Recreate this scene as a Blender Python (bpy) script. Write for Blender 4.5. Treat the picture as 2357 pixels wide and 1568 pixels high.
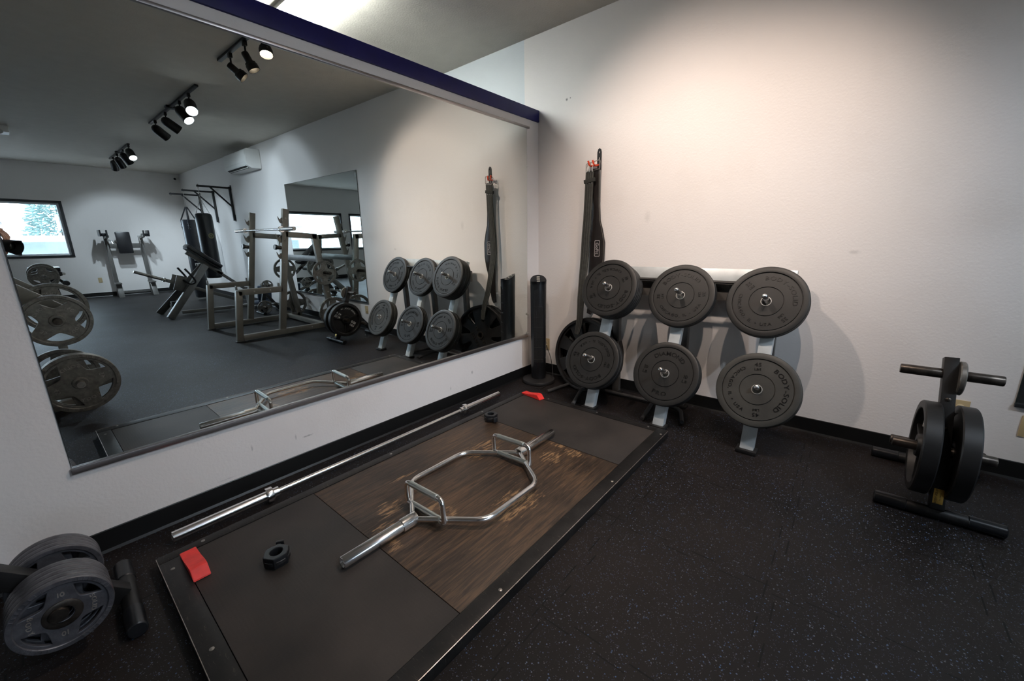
import bpy, bmesh, math, random
from mathutils import Vector as V, Matrix as Mx, Euler
PI = math.pi
random.seed(7)
for o in list(bpy.data.objects): bpy.data.objects.remove(o)
S = bpy.context.scene
COL = S.collection

# ------------------------------------------------------------------ camera, exposure, sky, daylight
CX, CY, CZ = 2.377, -3.2265, 1.2937
cam = bpy.data.cameras.new('camera'); cam.sensor_fit = 'HORIZONTAL'; cam.sensor_width = 36.0
cam.lens = 931.92 / 2357 * 36.0; cam.clip_start = 0.01; cam.clip_end = 200
co = bpy.data.objects.new('camera', cam); COL.objects.link(co); S.camera = co
_y, _p, _r = -0.7028, 0.2377, -0.0185
_f = V((math.sin(_y)*math.cos(_p), math.cos(_y)*math.cos(_p), -math.sin(_p)))
_ri = V((math.cos(_y), -math.sin(_y), 0)); _up = _ri.cross(_f)
_R = _ri*math.cos(_r) + _up*math.sin(_r); _U = -_ri*math.sin(_r) + _up*math.cos(_r)
co.matrix_world = Mx(((_R.x, _U.x, -_f.x, CX), (_R.y, _U.y, -_f.y, CY), (_R.z, _U.z, -_f.z, CZ), (0, 0, 0, 1)))
CAMF = _f.copy()

S.view_settings.view_transform = 'Standard'; S.view_settings.look = 'None'
S.view_settings.gamma = 1.0; S.view_settings.use_curve_mapping = False
S.view_settings.exposure = 0.0

w = bpy.data.worlds.new('sky'); S.world = w; w.use_nodes = True
_bg = w.node_tree.nodes['Background']; _bg.inputs['Color'].default_value = (0.66, 0.82, 1.0, 1); _bg.inputs['Strength'].default_value = 14.0
sun = bpy.data.lights.new('sun', 'SUN'); sun.energy = 9.0; sun.angle = 0.3; sun.color = (1, .96, .9)
so = bpy.data.objects.new('sun', sun); COL.objects.link(so); so.rotation_euler = (math.radians(35), 0, math.radians(-60)); so.location = (30, -20, 20)

XF, HC, YF = 11.83, 3.028, -7.2          # far wall, ceiling height, front wall
S.cycles.caustics_reflective = True
S.cycles.blur_glossy = 1.0
S.cycles.sample_clamp_indirect = 6.0; S.cycles.use_adaptive_sampling = True; S.cycles.adaptive_threshold = 0.03
S.cycles.max_bounces = 8; S.cycles.diffuse_bounces = 3; S.cycles.glossy_bounces = 6; S.cycles.transmission_bounces = 4; S.cycles.transparent_max_bounces = 8

# ------------------------------------------------------------------ materials
MATS = {}
def nodes_of(name):
    m = bpy.data.materials.new(name); m.use_nodes = True
    nt = m.node_tree; b = nt.nodes['Principled BSDF']
    return m, nt, b
def mat(name, col, rough=.5, metal=0., bump=0., bscale=60., var=0., vscale=8., spec=.5, coat=0., stretch=None, bdist=.002):
    if name in MATS: return MATS[name]
    m, nt, b = nodes_of(name); N = nt.nodes.new; L = nt.links.new
    b.inputs['Base Color'].default_value = (*col, 1); b.inputs['Roughness'].default_value = rough
    b.inputs['Metallic'].default_value = metal; b.inputs['Specular IOR Level'].default_value = spec
    b.inputs['Coat Weight'].default_value = coat
    tc = N('ShaderNodeTexCoord'); src = tc.outputs['Object']
    if stretch:
        mp = N('ShaderNodeMapping'); mp.inputs['Scale'].default_value = stretch; L(src, mp.inputs['Vector']); src = mp.outputs['Vector']
    # every material gets a little procedural unevenness
    n = N('ShaderNodeTexNoise'); n.inputs['Scale'].default_value = vscale; n.inputs['Detail'].default_value = 4; L(src, n.inputs['Vector'])
    mr = N('ShaderNodeMapRange'); mr.inputs['From Min'].default_value = .3; mr.inputs['From Max'].default_value = .7
    mr.inputs['To Min'].default_value = 1 - max(var, .03); mr.inputs['To Max'].default_value = 1 + max(var, .03); L(n.outputs['Fac'], mr.inputs['Value'])
    mx = N('ShaderNodeMix'); mx.data_type = 'RGBA'; mx.blend_type = 'MULTIPLY'; mx.inputs['Factor'].default_value = 1
    mx.inputs['A'].default_value = (*col, 1); L(mr.outputs['Result'], mx.inputs['B']); L(mx.outputs['Result'], b.inputs['Base Color'])
    if bump:
        n2 = N('ShaderNodeTexNoise'); n2.inputs['Scale'].default_value = bscale; n2.inputs['Detail'].default_value = 3; L(src, n2.inputs['Vector'])
        bp = N('ShaderNodeBump'); bp.inputs['Strength'].default_value = bump; bp.inputs['Distance'].default_value = bdist
        L(n2.outputs['Fac'], bp.inputs['Height']); L(bp.outputs['Normal'], b.inputs['Normal'])
    MATS[name] = m
    return m
def emit(name, col, strength):
    if name in MATS: return MATS[name]
    m, nt, b = nodes_of(name)
    b.inputs['Base Color'].default_value = (*col, 1)
    b.inputs['Emission Color'].default_value = (*col, 1); b.inputs['Emission Strength'].default_value = strength
    MATS[name] = m; return m

def wall_mat(name, col, bump=.35, smudge=.25):
    m, nt, b = nodes_of(name); N = nt.nodes.new; L = nt.links.new
    b.inputs['Roughness'].default_value = .50; b.inputs['Specular IOR Level'].default_value = .35
    tc = N('ShaderNodeTexCoord')
    n = N('ShaderNodeTexNoise'); n.inputs['Scale'].default_value = 85; n.inputs['Detail'].default_value = 3; L(tc.outputs['Object'], n.inputs['Vector'])
    n3 = N('ShaderNodeTexVoronoi'); n3.inputs['Scale'].default_value = 60; n3.feature = 'SMOOTH_F1'; L(tc.outputs['Object'], n3.inputs['Vector'])
    ad = N('ShaderNodeMath'); ad.operation = 'MULTIPLY_ADD'; ad.inputs[1].default_value = .5
    L(n3.outputs['Distance'], ad.inputs[0]); L(n.outputs['Fac'], ad.inputs[2])
    bp = N('ShaderNodeBump'); bp.inputs['Strength'].default_value = bump; bp.inputs['Distance'].default_value = .004
    L(ad.outputs[0], bp.inputs['Height']); L(bp.outputs['Normal'], b.inputs['Normal'])
    # grubby smudges and scuffs where people and plates touch the paint
    s = N('ShaderNodeTexNoise'); s.inputs['Scale'].default_value = 1.6; s.inputs['Detail'].default_value = 6; s.inputs['Roughness'].default_value = .6; L(tc.outputs['Object'], s.inputs['Vector'])
    r = N('ShaderNodeMapRange'); r.inputs['From Min'].default_value = .56; r.inputs['From Max'].default_value = .85; L(s.outputs['Fac'], r.inputs['Value'])
    ml = N('ShaderNodeMath'); ml.operation = 'MULTIPLY'; ml.inputs[1].default_value = smudge; L(r.outputs['Result'], ml.inputs[0])
    mx = N('ShaderNodeMix'); mx.data_type = 'RGBA'; mx.inputs['A'].default_value = (*col, 1)
    mx.inputs['B'].default_value = (col[0]*.72, col[1]*.68, col[2]*.62, 1); L(ml.outputs[0], mx.inputs['Factor'])
    # little dark nicks
    k = N('ShaderNodeTexNoise'); k.inputs['Scale'].default_value = 9; k.inputs['Detail'].default_value = 2
    mp = N('ShaderNodeMapping'); mp.inputs['Scale'].default_value = (1, 1, 2.2); L(tc.outputs['Object'], mp.inputs['Vector']); L(mp.outputs['Vector'], k.inputs['Vector'])
    kr = N('ShaderNodeMapRange'); kr.inputs['From Min'].default_value = .795; kr.inputs['From Max'].default_value = .83; kr.inputs['To Max'].default_value = .45; L(k.outputs['Fac'], kr.inputs['Value'])
    m2 = N('ShaderNodeMix'); m2.data_type = 'RGBA'; L(mx.outputs['Result'], m2.inputs['A']); m2.inputs['B'].default_value = (.25, .24, .24, 1); L(kr.outputs['Result'], m2.inputs['Factor'])
    last = m2.outputs['Result']
    for (px_, py_, pz_, rx, ry, rz, c_, a_) in ((0, -2.33, .197, .02, .035, .006, .16, .7), (0, -2.395, .213, .02, .006, .02, .25, .6), (0, -2.62, .24, .02, .005, .02, .2, .6), (0, -.955, .232, .02, .012, .016, .3, .6), (0, -1.20, .16, .02, .006, .016, .25, .5), (0, -2.75, .12, .02, .05, .004, .3, .4),
            (1.06, 0, 1.47, .025, .02, .05, .55, .35), (2.88, 0, 1.42, .16, .02, .2, .45, .13), (.30, 0, 2.46, .012, .02, .012, .1, .8), (.335, 0, 2.465, .006, .02, .006, .1, .8), (2.35, 0, 1.2, .03, .02, .012, .4, .4), (2.98, 0, .27, .03, .02, .05, .4, .35)):
        mq = N('ShaderNodeMapping'); mq.inputs['Location'].default_value = (-px_/rx, -py_/ry, -pz_/rz); mq.inputs['Scale'].default_value = (1/rx, 1/ry, 1/rz); L(tc.outputs['Object'], mq.inputs['Vector'])
        ln = N('ShaderNodeVectorMath'); ln.operation = 'LENGTH'; L(mq.outputs['Vector'], ln.inputs[0])
        q = N('ShaderNodeMath'); q.operation = 'MULTIPLY_ADD'; q.inputs[1].default_value = .8; L(n.outputs['Fac'], q.inputs[0]); L(ln.outputs['Value'], q.inputs[2])
        fr = N('ShaderNodeMapRange'); fr.inputs['From Min'].default_value = 1.6; fr.inputs['From Max'].default_value = .7; fr.inputs['To Max'].default_value = a_; L(q.outputs[0], fr.inputs['Value'])
        m3 = N('ShaderNodeMix'); m3.data_type = 'RGBA'; L(last, m3.inputs['A']); m3.inputs['B'].default_value = (c_, c_*.97, c_*.93, 1); L(fr.outputs['Result'], m3.inputs['Factor']); last = m3.outputs['Result']
    L(last, b.inputs['Base Color'])
    MATS[name] = m; return m

def floor_mat():
    m, nt, b = nodes_of('rubber_floor'); N = nt.nodes.new; L = nt.links.new
    def math_(op, a, c=None, d=None):
        q = N('ShaderNodeMath'); q.operation = op
        for i, x in enumerate((a, c, d)):
            if x is None: continue
            if isinstance(x, (int, float)): q.inputs[i].default_value = x
            else: L(x, q.inputs[i])
        return q.outputs[0]
    tc = N('ShaderNodeTexCoord'); P = tc.outputs['Object']
    sx = N('ShaderNodeSeparateXYZ'); L(P, sx.inputs[0]); X, Y = sx.outputs['X'], sx.outputs['Y']
    # coloured rubber flecks
    def flecks(scale, thr, soft):
        vo = N('ShaderNodeTexVoronoi'); vo.inputs['Scale'].default_value = scale; vo.inputs['Randomness'].default_value = 1; L(P, vo.inputs['Vector'])
        sc = N('ShaderNodeSeparateColor'); L(vo.outputs['Color'], sc.inputs[0])
        a = math_('GREATER_THAN', sc.outputs['Red'], thr)
        c = math_('LESS_THAN', vo.outputs['Distance'], soft)
        return math_('MULTIPLY', a, c), sc.outputs['Green']
    f1, g1 = flecks(135, .88, .36)
    f2, g2 = flecks(260, .86, .36)
    # dirt: flecks are more worn off in the walked-on patches
    n = N('ShaderNodeTexNoise'); n.inputs['Scale'].default_value = 1.3; n.inputs['Detail'].default_value = 5; L(P, n.inputs['Vector'])
    base = N('ShaderNodeMix'); base.data_type = 'RGBA'; base.inputs['A'].default_value = (.0064, .0058, .0058, 1); base.inputs['B'].default_value = (.0145, .0108, .0093, 1)
    nr = N('ShaderNodeMapRange'); nr.inputs['From Min'].default_value = .35; nr.inputs['From Max'].default_value = .65; L(n.outputs['Fac'], nr.inputs['Value']); L(nr.outputs['Result'], base.inputs['Factor'])
    cr = N('ShaderNodeValToRGB'); cr.color_ramp.elements[0].color = (.06, .12, .24, 1); cr.color_ramp.elements[1].color = (.17, .17, .18, 1); L(g1, cr.inputs['Fac'])
    f1 = math_('MULTIPLY', f1, math_('SUBTRACT', 1.0, math_('MULTIPLY', nr.outputs['Result'], .65)))
    mA = N('ShaderNodeMix'); mA.data_type = 'RGBA'; L(base.outputs['Result'], mA.inputs['A']); L(cr.outputs['Color'], mA.inputs['B']); L(f1, mA.inputs['Factor'])
    cr2 = N('ShaderNodeValToRGB'); cr2.color_ramp.elements[0].color = (.03, .05, .11, 1); cr2.color_ramp.elements[1].color = (.09, .08, .08, 1); L(g2, cr2.inputs['Fac'])
    mB = N('ShaderNodeMix'); mB.data_type = 'RGBA'; L(mA.outputs['Result'], mB.inputs['A']); L(cr2.outputs['Color'], mB.inputs['B']); L(f2, mB.inputs['Factor'])
    # interlocking seams: dashes that jump from side to side
    def seam(u, v, period, off, pp):
        sw = math_('GREATER_THAN', math_('SINE', math_('MULTIPLY', v, 2*PI/pp)), 0.0)
        sh = math_('MULTIPLY_ADD', sw, .036, -.018)
        t = math_('SUBTRACT', math_('SUBTRACT', u, off), sh)
        t = math_('DIVIDE', t, period)
        fr = math_('ABSOLUTE', math_('SUBTRACT', math_('FRACT', math_('ADD', t, .5)), .5))
        d = math_('MULTIPLY', fr, period)
        # only part of every dash gapes
        br = N('ShaderNodeTexNoise'); br.inputs['Scale'].default_value = 6.0; L(P, br.inputs['Vector'])
        op = math_('GREATER_THAN', br.outputs['Fac'], .42)
        return math_('MULTIPLY', math_('LESS_THAN', d, .0028), op)
    s1 = seam(X, Y, .615, 1.68, .20)
    s2 = seam(Y, X, .615, -1.03, .20)
    sm = math_('MAXIMUM', s1, s2)
    mC = N('ShaderNodeMix'); mC.data_type = 'RGBA'; L(mB.outputs['Result'], mC.inputs['A']); mC.inputs['B'].default_value = (.002, .002, .002, 1); L(sm, mC.inputs['Factor'])
    L(mC.outputs['Result'], b.inputs['Base Color'])
    b.inputs['Specular IOR Level'].default_value = .20
    rr = N('ShaderNodeMapRange'); rr.inputs['To Min'].default_value = .46; rr.inputs['To Max'].default_value = .62; L(n.outputs['Fac'], rr.inputs['Value']); L(rr.outputs['Result'], b.inputs['Roughness'])
    nb = N('ShaderNodeTexNoise'); nb.inputs['Scale'].default_value = 320; nb.inputs['Detail'].default_value = 2; L(P, nb.inputs['Vector'])
    hh = math_('MULTIPLY_ADD', sm, -1.5, nb.outputs['Fac'])
    bp = N('ShaderNodeBump'); bp.inputs['Strength'].default_value = .35; bp.inputs['Distance'].default_value = .0015; L(hh, bp.inputs['Height']); L(bp.outputs['Normal'], b.inputs['Normal'])
    MATS['floor'] = m; return m

def wood_mat():
    m, nt, b = nodes_of('worn_plywood'); N = nt.nodes.new; L = nt.links.new
    tc = N('ShaderNodeTexCoord'); P = tc.outputs['Object']
    mp = N('ShaderNodeMapping'); mp.inputs['Scale'].default_value = (48, 3.4, 8); L(P, mp.inputs['Vector'])
    g = N('ShaderNodeTexNoise'); g.inputs['Scale'].default_value = 1.6; g.inputs['Detail'].default_value = 9; g.inputs['Roughness'].default_value = .65; g.inputs['Distortion'].default_value = .8; L(mp.outputs['Vector'], g.inputs['Vector'])
    big = N('ShaderNodeTexNoise'); big.inputs['Scale'].default_value = 2.2; big.inputs['Detail'].default_value = 4; L(P, big.inputs['Vector'])
    cr = N('ShaderNodeValToRGB'); e = cr.color_ramp.elements
    e[0].position = .30; e[0].color = (.014, .009, .006, 1); e[1].position = .74; e[1].color = (.125, .070, .036, 1)
    mid = e.new(.5); mid.color = (.046, .028, .017, 1)
    ad = N('ShaderNodeMath'); ad.operation = 'MULTIPLY_ADD'; ad.inputs[1].default_value = .5; L(big.outputs['Fac'], ad.inputs[0])
    sb = N('ShaderNodeMath'); sb.operation = 'SUBTRACT'; sb.inputs[1].default_value = .25; L(g.outputs['Fac'], sb.inputs[0]); L(sb.outputs[0], ad.inputs[2])
    L(ad.outputs[0], cr.inputs['Fac'])
    # bare wood where bars have been dropped
    def spot(cx, cy, rx, ry):
        cx -= .94370; cy += 1.8825                 # panel coordinates are measured from the platform centre
        mpp = N('ShaderNodeMapping'); mpp.inputs['Location'].default_value = (-cx/rx, -cy/ry, 0); mpp.inputs['Scale'].default_value = (1/rx, 1/ry, 0); L(P, mpp.inputs['Vector'])
        ln = N('ShaderNodeVectorMath'); ln.operation = 'LENGTH'; L(mpp.outputs['Vector'], ln.inputs[0])
        r = N('ShaderNodeMapRange'); r.inputs['From Min'].default_value = 1.0; r.inputs['From Max'].default_value = .35; L(ln.outputs['Value'], r.inputs['Value'])
        return r.outputs['Result']
    tot = None
    for a in ((.90, -2.40, .07, .10), (1.03, -2.44, .07, .07), (.80, -2.30, .10, .14), (.93, -1.30, .06, .10), (1.08, -1.275, .11, .05), (1.13, -1.42, .13, .13), (1.22, -1.30, .12, .07), (1.04, -2.14, .12, .06), (.62, -2.1, .03, .15), (.95, -2.18, .06, .10), (1.25, -1.9, .16, .3), (.75, -1.6, .15, .25)):
        s_ = spot(*a)
        if tot is None: tot = s_
        else:
            q = N('ShaderNodeMath'); q.operation = 'MAXIMUM'; L(tot, q.inputs[0]); L(s_, q.inputs[1]); tot = q.outputs[0]
    mp2 = N('ShaderNodeMapping'); mp2.inputs['Scale'].default_value = (46, 7, 10); L(P, mp2.inputs['Vector'])
    pn = N('ShaderNodeTexNoise'); pn.inputs['Scale'].default_value = 1.8; pn.inputs['Detail'].default_value = 8; pn.inputs['Roughness'].default_value = .7; L(mp2.outputs['Vector'], pn.inputs['Vector'])
    th = N('ShaderNodeMath'); th.operation = 'MULTIPLY_ADD'; th.inputs[1].default_value = .24; L(tot, th.inputs[0]); L(pn.outputs['Fac'], th.inputs[2])
    tr = N('ShaderNodeMapRange'); tr.inputs['From Min'].default_value = .715; tr.inputs['From Max'].default_value = .80; L(th.outputs[0], tr.inputs['Value'])
    mx = N('ShaderNodeMix'); mx.data_type = 'RGBA'; L(cr.outputs['Color'], mx.inputs['A']); mx.inputs['B'].default_value = (.27, .155, .072, 1); L(tr.outputs['Result'], mx.inputs['Factor'])
    L(mx.outputs['Result'], b.inputs['Base Color'])
    b.inputs['Roughness'].default_value = .48; b.inputs['Specular IOR Level'].default_value = .4
    bp = N('ShaderNodeBump'); bp.inputs['Strength'].default_value = .6; bp.inputs['Distance'].default_value = .002; L(g.outputs['Fac'], bp.inputs['Height']); L(bp.outputs['Normal'], b.inputs['Normal'])
    MATS['wood'] = m; return m

def mat_rubber_mat():
    m, nt, b = nodes_of('ribbed_rubber_mat'); N = nt.nodes.new; L = nt.links.new
    tc = N('ShaderNodeTexCoord'); P = tc.outputs['Object']
    mp = N('ShaderNodeMapping'); mp.inputs['Rotation'].default_value = (0, 0, PI/4); mp.inputs['Scale'].default_value = (110, 110, 1); L(P, mp.inputs['Vector'])
    ck = N('ShaderNodeTexChecker'); ck.inputs['Scale'].default_value = 1; L(mp.outputs['Vector'], ck.inputs['Vector'])
    n = N('ShaderNodeTexNoise'); n.inputs['Scale'].default_value = 3; n.inputs['Detail'].default_value = 6; L(P, n.inputs['Vector'])
    cr = N('ShaderNodeValToRGB'); cr.color_ramp.elements[0].position = .35; cr.color_ramp.elements[0].color = (.020, .0168, .0148, 1); cr.color_ramp.elements[1].position = .7; cr.color_ramp.elements[1].color = (.042, .034, .029, 1); L(n.outputs['Fac'], cr.inputs['Fac'])
    L(cr.outputs['Color'], b.inputs['Base Color']); b.inputs['Roughness'].default_value = .6; b.inputs['Specular IOR Level'].default_value = .35
    bp = N('ShaderNodeBump'); bp.inputs['Strength'].default_value = .5; bp.inputs['Distance'].default_value = .0012; L(ck.outputs['Fac'], bp.inputs['Height']); L(bp.outputs['Normal'], b.inputs['Normal'])
    MATS['mat'] = m; return m

WALL = wall_mat('painted_wall', (.80, .765, .742), .22); WALLB = wall_mat('painted_wall_cool', (.66, .70, .72), .3, .1)
CEIL = mat('ceiling_paint', (.60, .565, .50), .8, bump=.35, bscale=80, spec=.2, bdist=.004)
FLOOR = floor_mat(); WOOD = wood_mat(); RUBMAT = mat_rubber_mat()
BASEB = mat('black_cove_base', (.006, .006, .006), .38)
NAVY = mat('navy_paint', (.011, .011, .10), .42, spec=.25, var=.12, bump=.1, bscale=40)
BLACKP = mat('black_powder_coat', (.0075, .007, .007), .46, var=.3, bump=.1, bscale=200)
BLACKW = mat('worn_black_angle_steel', (.009, .008, .0075), .45, spec=.35, var=.6, vscale=14, bump=.15, bscale=50)
def scratch(m, col):
    nt = m.node_tree; b = nt.nodes['Principled BSDF']; N = nt.nodes.new; L = nt.links.new
    src = b.inputs['Base Color'].links[0].from_socket
    tc = N('ShaderNodeTexCoord'); mp = N('ShaderNodeMapping'); mp.inputs['Scale'].default_value = (9, 60, 9); L(tc.outputs['Object'], mp.inputs['Vector'])
    n = N('ShaderNodeTexNoise'); n.inputs['Scale'].default_value = 2.2; n.inputs['Detail'].default_value = 7; n.inputs['Roughness'].default_value = .7; n.inputs['Distortion'].default_value = 1.2; L(mp.outputs['Vector'], n.inputs['Vector'])
    r = N('ShaderNodeMapRange'); r.inputs['From Min'].default_value = .60; r.inputs['From Max'].default_value = .68; r.inputs['To Max'].default_value = .6; L(n.outputs['Fac'], r.inputs['Value'])
    mx = N('ShaderNodeMix'); mx.data_type = 'RGBA'; L(src, mx.inputs['A']); mx.inputs['B'].default_value = (*col, 1); L(r.outputs['Result'], mx.inputs['Factor']); L(mx.outputs['Result'], b.inputs['Base Color'])
scratch(BLACKW, (.12, .095, .075))
EDGE = mat('bare_steel_edge', (.45, .40, .36), .35, metal=.9, var=.4, vscale=30)
RUBBER = mat('bumper_rubber', (.016, .0156, .0147), .46, spec=.36, var=.18, vscale=6, bump=.06, bscale=120)
RUBDUST = mat('dusty_bumper_rubber', (.034, .033, .029), .5, spec=.36, var=.3, vscale=7, bump=.06, bscale=120)
CHROME = mat('chrome', (.92, .91, .90), .19, metal=1., var=.05)
CHROMEK = mat('knurled_chrome', (.72, .71, .69), .26, metal=1., bump=.25, bscale=900, bdist=.0006)
ZINC = mat('knurled_zinc', (.66, .70, .68), .36, metal=1., bump=.3, bscale=800, bdist=.0006)
NICKEL = mat('nickel_ring', (.75, .73, .70), .3, metal=.8)
LETTER = mat('shaded_rubber_lettering', (.005, .005, .005), .3)  # darker than the plate rubber: relief shading of the letters put into the colour
STEEL = mat('dull_steel', (.42, .40, .37), .35, metal=1., var=.2, vscale=20)
DSTEEL = mat('dark_worn_steel', (.085, .072, .062), .36, metal=.85, var=.5, vscale=25)
SILVER = mat('silver_powder_coat', (.47, .50, .505), .38, metal=.25, var=.12, vscale=12)
GREYP = mat('grey_powder_coat', (.13, .125, .118), .36, metal=.35, var=.1, vscale=14)
TAUPE = mat('taupe_machine_paint', (.215, .198, .172), .34, metal=.35, var=.08, vscale=14)
IRON = mat('hammertone_iron', (.20, .185, .165), .40, metal=.6, var=.3, vscale=40, bump=.5, bscale=160, bdist=.001)
IRONB = mat('blue_grey_hammertone_iron', (.115, .115, .128), .40, metal=.55, var=.3, vscale=40, bump=.6, bscale=200, bdist=.001)
IRONLT = mat('bare_raised_iron', (.34, .31, .28), .42, metal=.7, var=.3, vscale=40)
VINYL = mat('black_vinyl', (.008, .008, .010), .30, bump=.12, bscale=260)
PLAST = mat('black_plastic', (.010, .011, .013), .28, var=.1)
PLASTM = mat('matt_black_plastic', (.014, .014, .015), .5)
GREYPL = mat('grey_rubber_dip', (.045, .045, .046), .6)
RED = mat('red_rubber', (.78, .035, .028), .5, var=.12, vscale=30)
ORANGE = mat('orange_rubber', (.75, .06, .012), .45)
IVORY = mat('ivory_plastic', (.52, .40, .22), .4)
WHITEP = mat('white_plastic', (.78, .77, .74), .4)
WHITEL = mat('white_lettering', (.62, .60, .57), .6)
SUEDE = mat('grey_suede', (.030, .031, .027), .9, bump=.3, bscale=300, var=.25, vscale=40)
LEATHER = mat('black_leather', (.016, .013, .012), .38, bump=.2, bscale=120, var=.3, vscale=20)
STITCH = mat('pale_stitching', (.17, .16, .135), .8)
GOLD = mat('gold_foil', (.62, .40, .10), .3, metal=.9)
MIRROR = mat('silvered_glass', (.83, .88, .86), .0, metal=1.); 
for l in list(MIRROR.node_tree.links):
    if l.to_socket.name == 'Base Color': MIRROR.node_tree.links.remove(l)
MIRROR.node_tree.nodes['Principled BSDF'].inputs['Base Color'].default_value = (.84, .885, .865, 1)
CHANNEL = mat('mirror_channel_metal', (.34, .31, .30), .3, metal=.9)
SKIN = mat('skin', (.56, .30, .21), .5, var=.1, vscale=30)

# ------------------------------------------------------------------ mesh helpers
def unit(v): v = V(v); return v.normalized()
def frame(p, z, x=None):
    z = unit(z)
    if x is None: x = V((0, 0, 1)) if abs(z.z) < .9 else V((1, 0, 0))
    y = z.cross(V(x)).normalized(); x = y.cross(z).normalized()
    return Mx(((x.x, y.x, z.x, p[0]), (x.y, y.y, z.y, p[1]), (x.z, y.z, z.z, p[2]), (0, 0, 0, 1)))
def rounded(pts, rad, n=6, closed=False):
    pts = [V(p) for p in pts]; out = []; N = len(pts)
    for i, p in enumerate(pts):
        if not closed and i in (0, N-1): out.append(p); continue
        a = pts[i-1]; b = pts[(i+1) % N]
        da = (a-p); db = (b-p); r = min(rad, da.length*.48, db.length*.48)
        p0 = p+da.normalized()*r; p1 = p+db.normalized()*r
        for k in range(n+1):
            t = k/n; out.append(p0*(1-t)**2 + p*2*t*(1-t) + p1*t*t)
    return out
_glyph = {}
def glyph(ch):
    if ch not in _glyph:
        c = bpy.data.curves.new('g', 'FONT'); c.body = ch; c.size = 1; c.extrude = .5; c.offset = .012; c.resolution_u = 3
        o = bpy.data.objects.new('g', c); me = bpy.data.meshes.new_from_object(o)
        vs = [v.co.copy() for v in me.vertices]; fs = [tuple(p.vertices) for p in me.polygons]
        if vs: x0 = min(v.x for v in vs); x1 = max(v.x for v in vs)
        else: x0, x1 = 0, .3
        _glyph[ch] = ([V((v.x-(x0+x1)/2, v.y, v.z)) for v in vs], fs, x1-x0)
        bpy.data.objects.remove(o); bpy.data.curves.remove(c); bpy.data.meshes.remove(me)
    return _glyph[ch]
def fill2d(loops, half, bevel=0.):
    c = bpy.data.curves.new('f', 'CURVE'); c.dimensions = '2D'; c.fill_mode = 'BOTH'; c.extrude = half; c.bevel_depth = bevel; c.bevel_resolution = 1
    for lp in loops:
        s = c.splines.new('POLY'); s.points.add(len(lp)-1); s.use_cyclic_u = True
        for q, p in zip(s.points, lp): q.co = (p[0], p[1], 0, 1)
    o = bpy.data.objects.new('f', c); me = bpy.data.meshes.new_from_object(o)
    vs = [v.co.copy() for v in me.vertices]; fs = [tuple(p.vertices) for p in me.polygons]
    bpy.data.objects.remove(o); bpy.data.curves.remove(c); bpy.data.meshes.remove(me)
    return vs, fs
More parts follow.
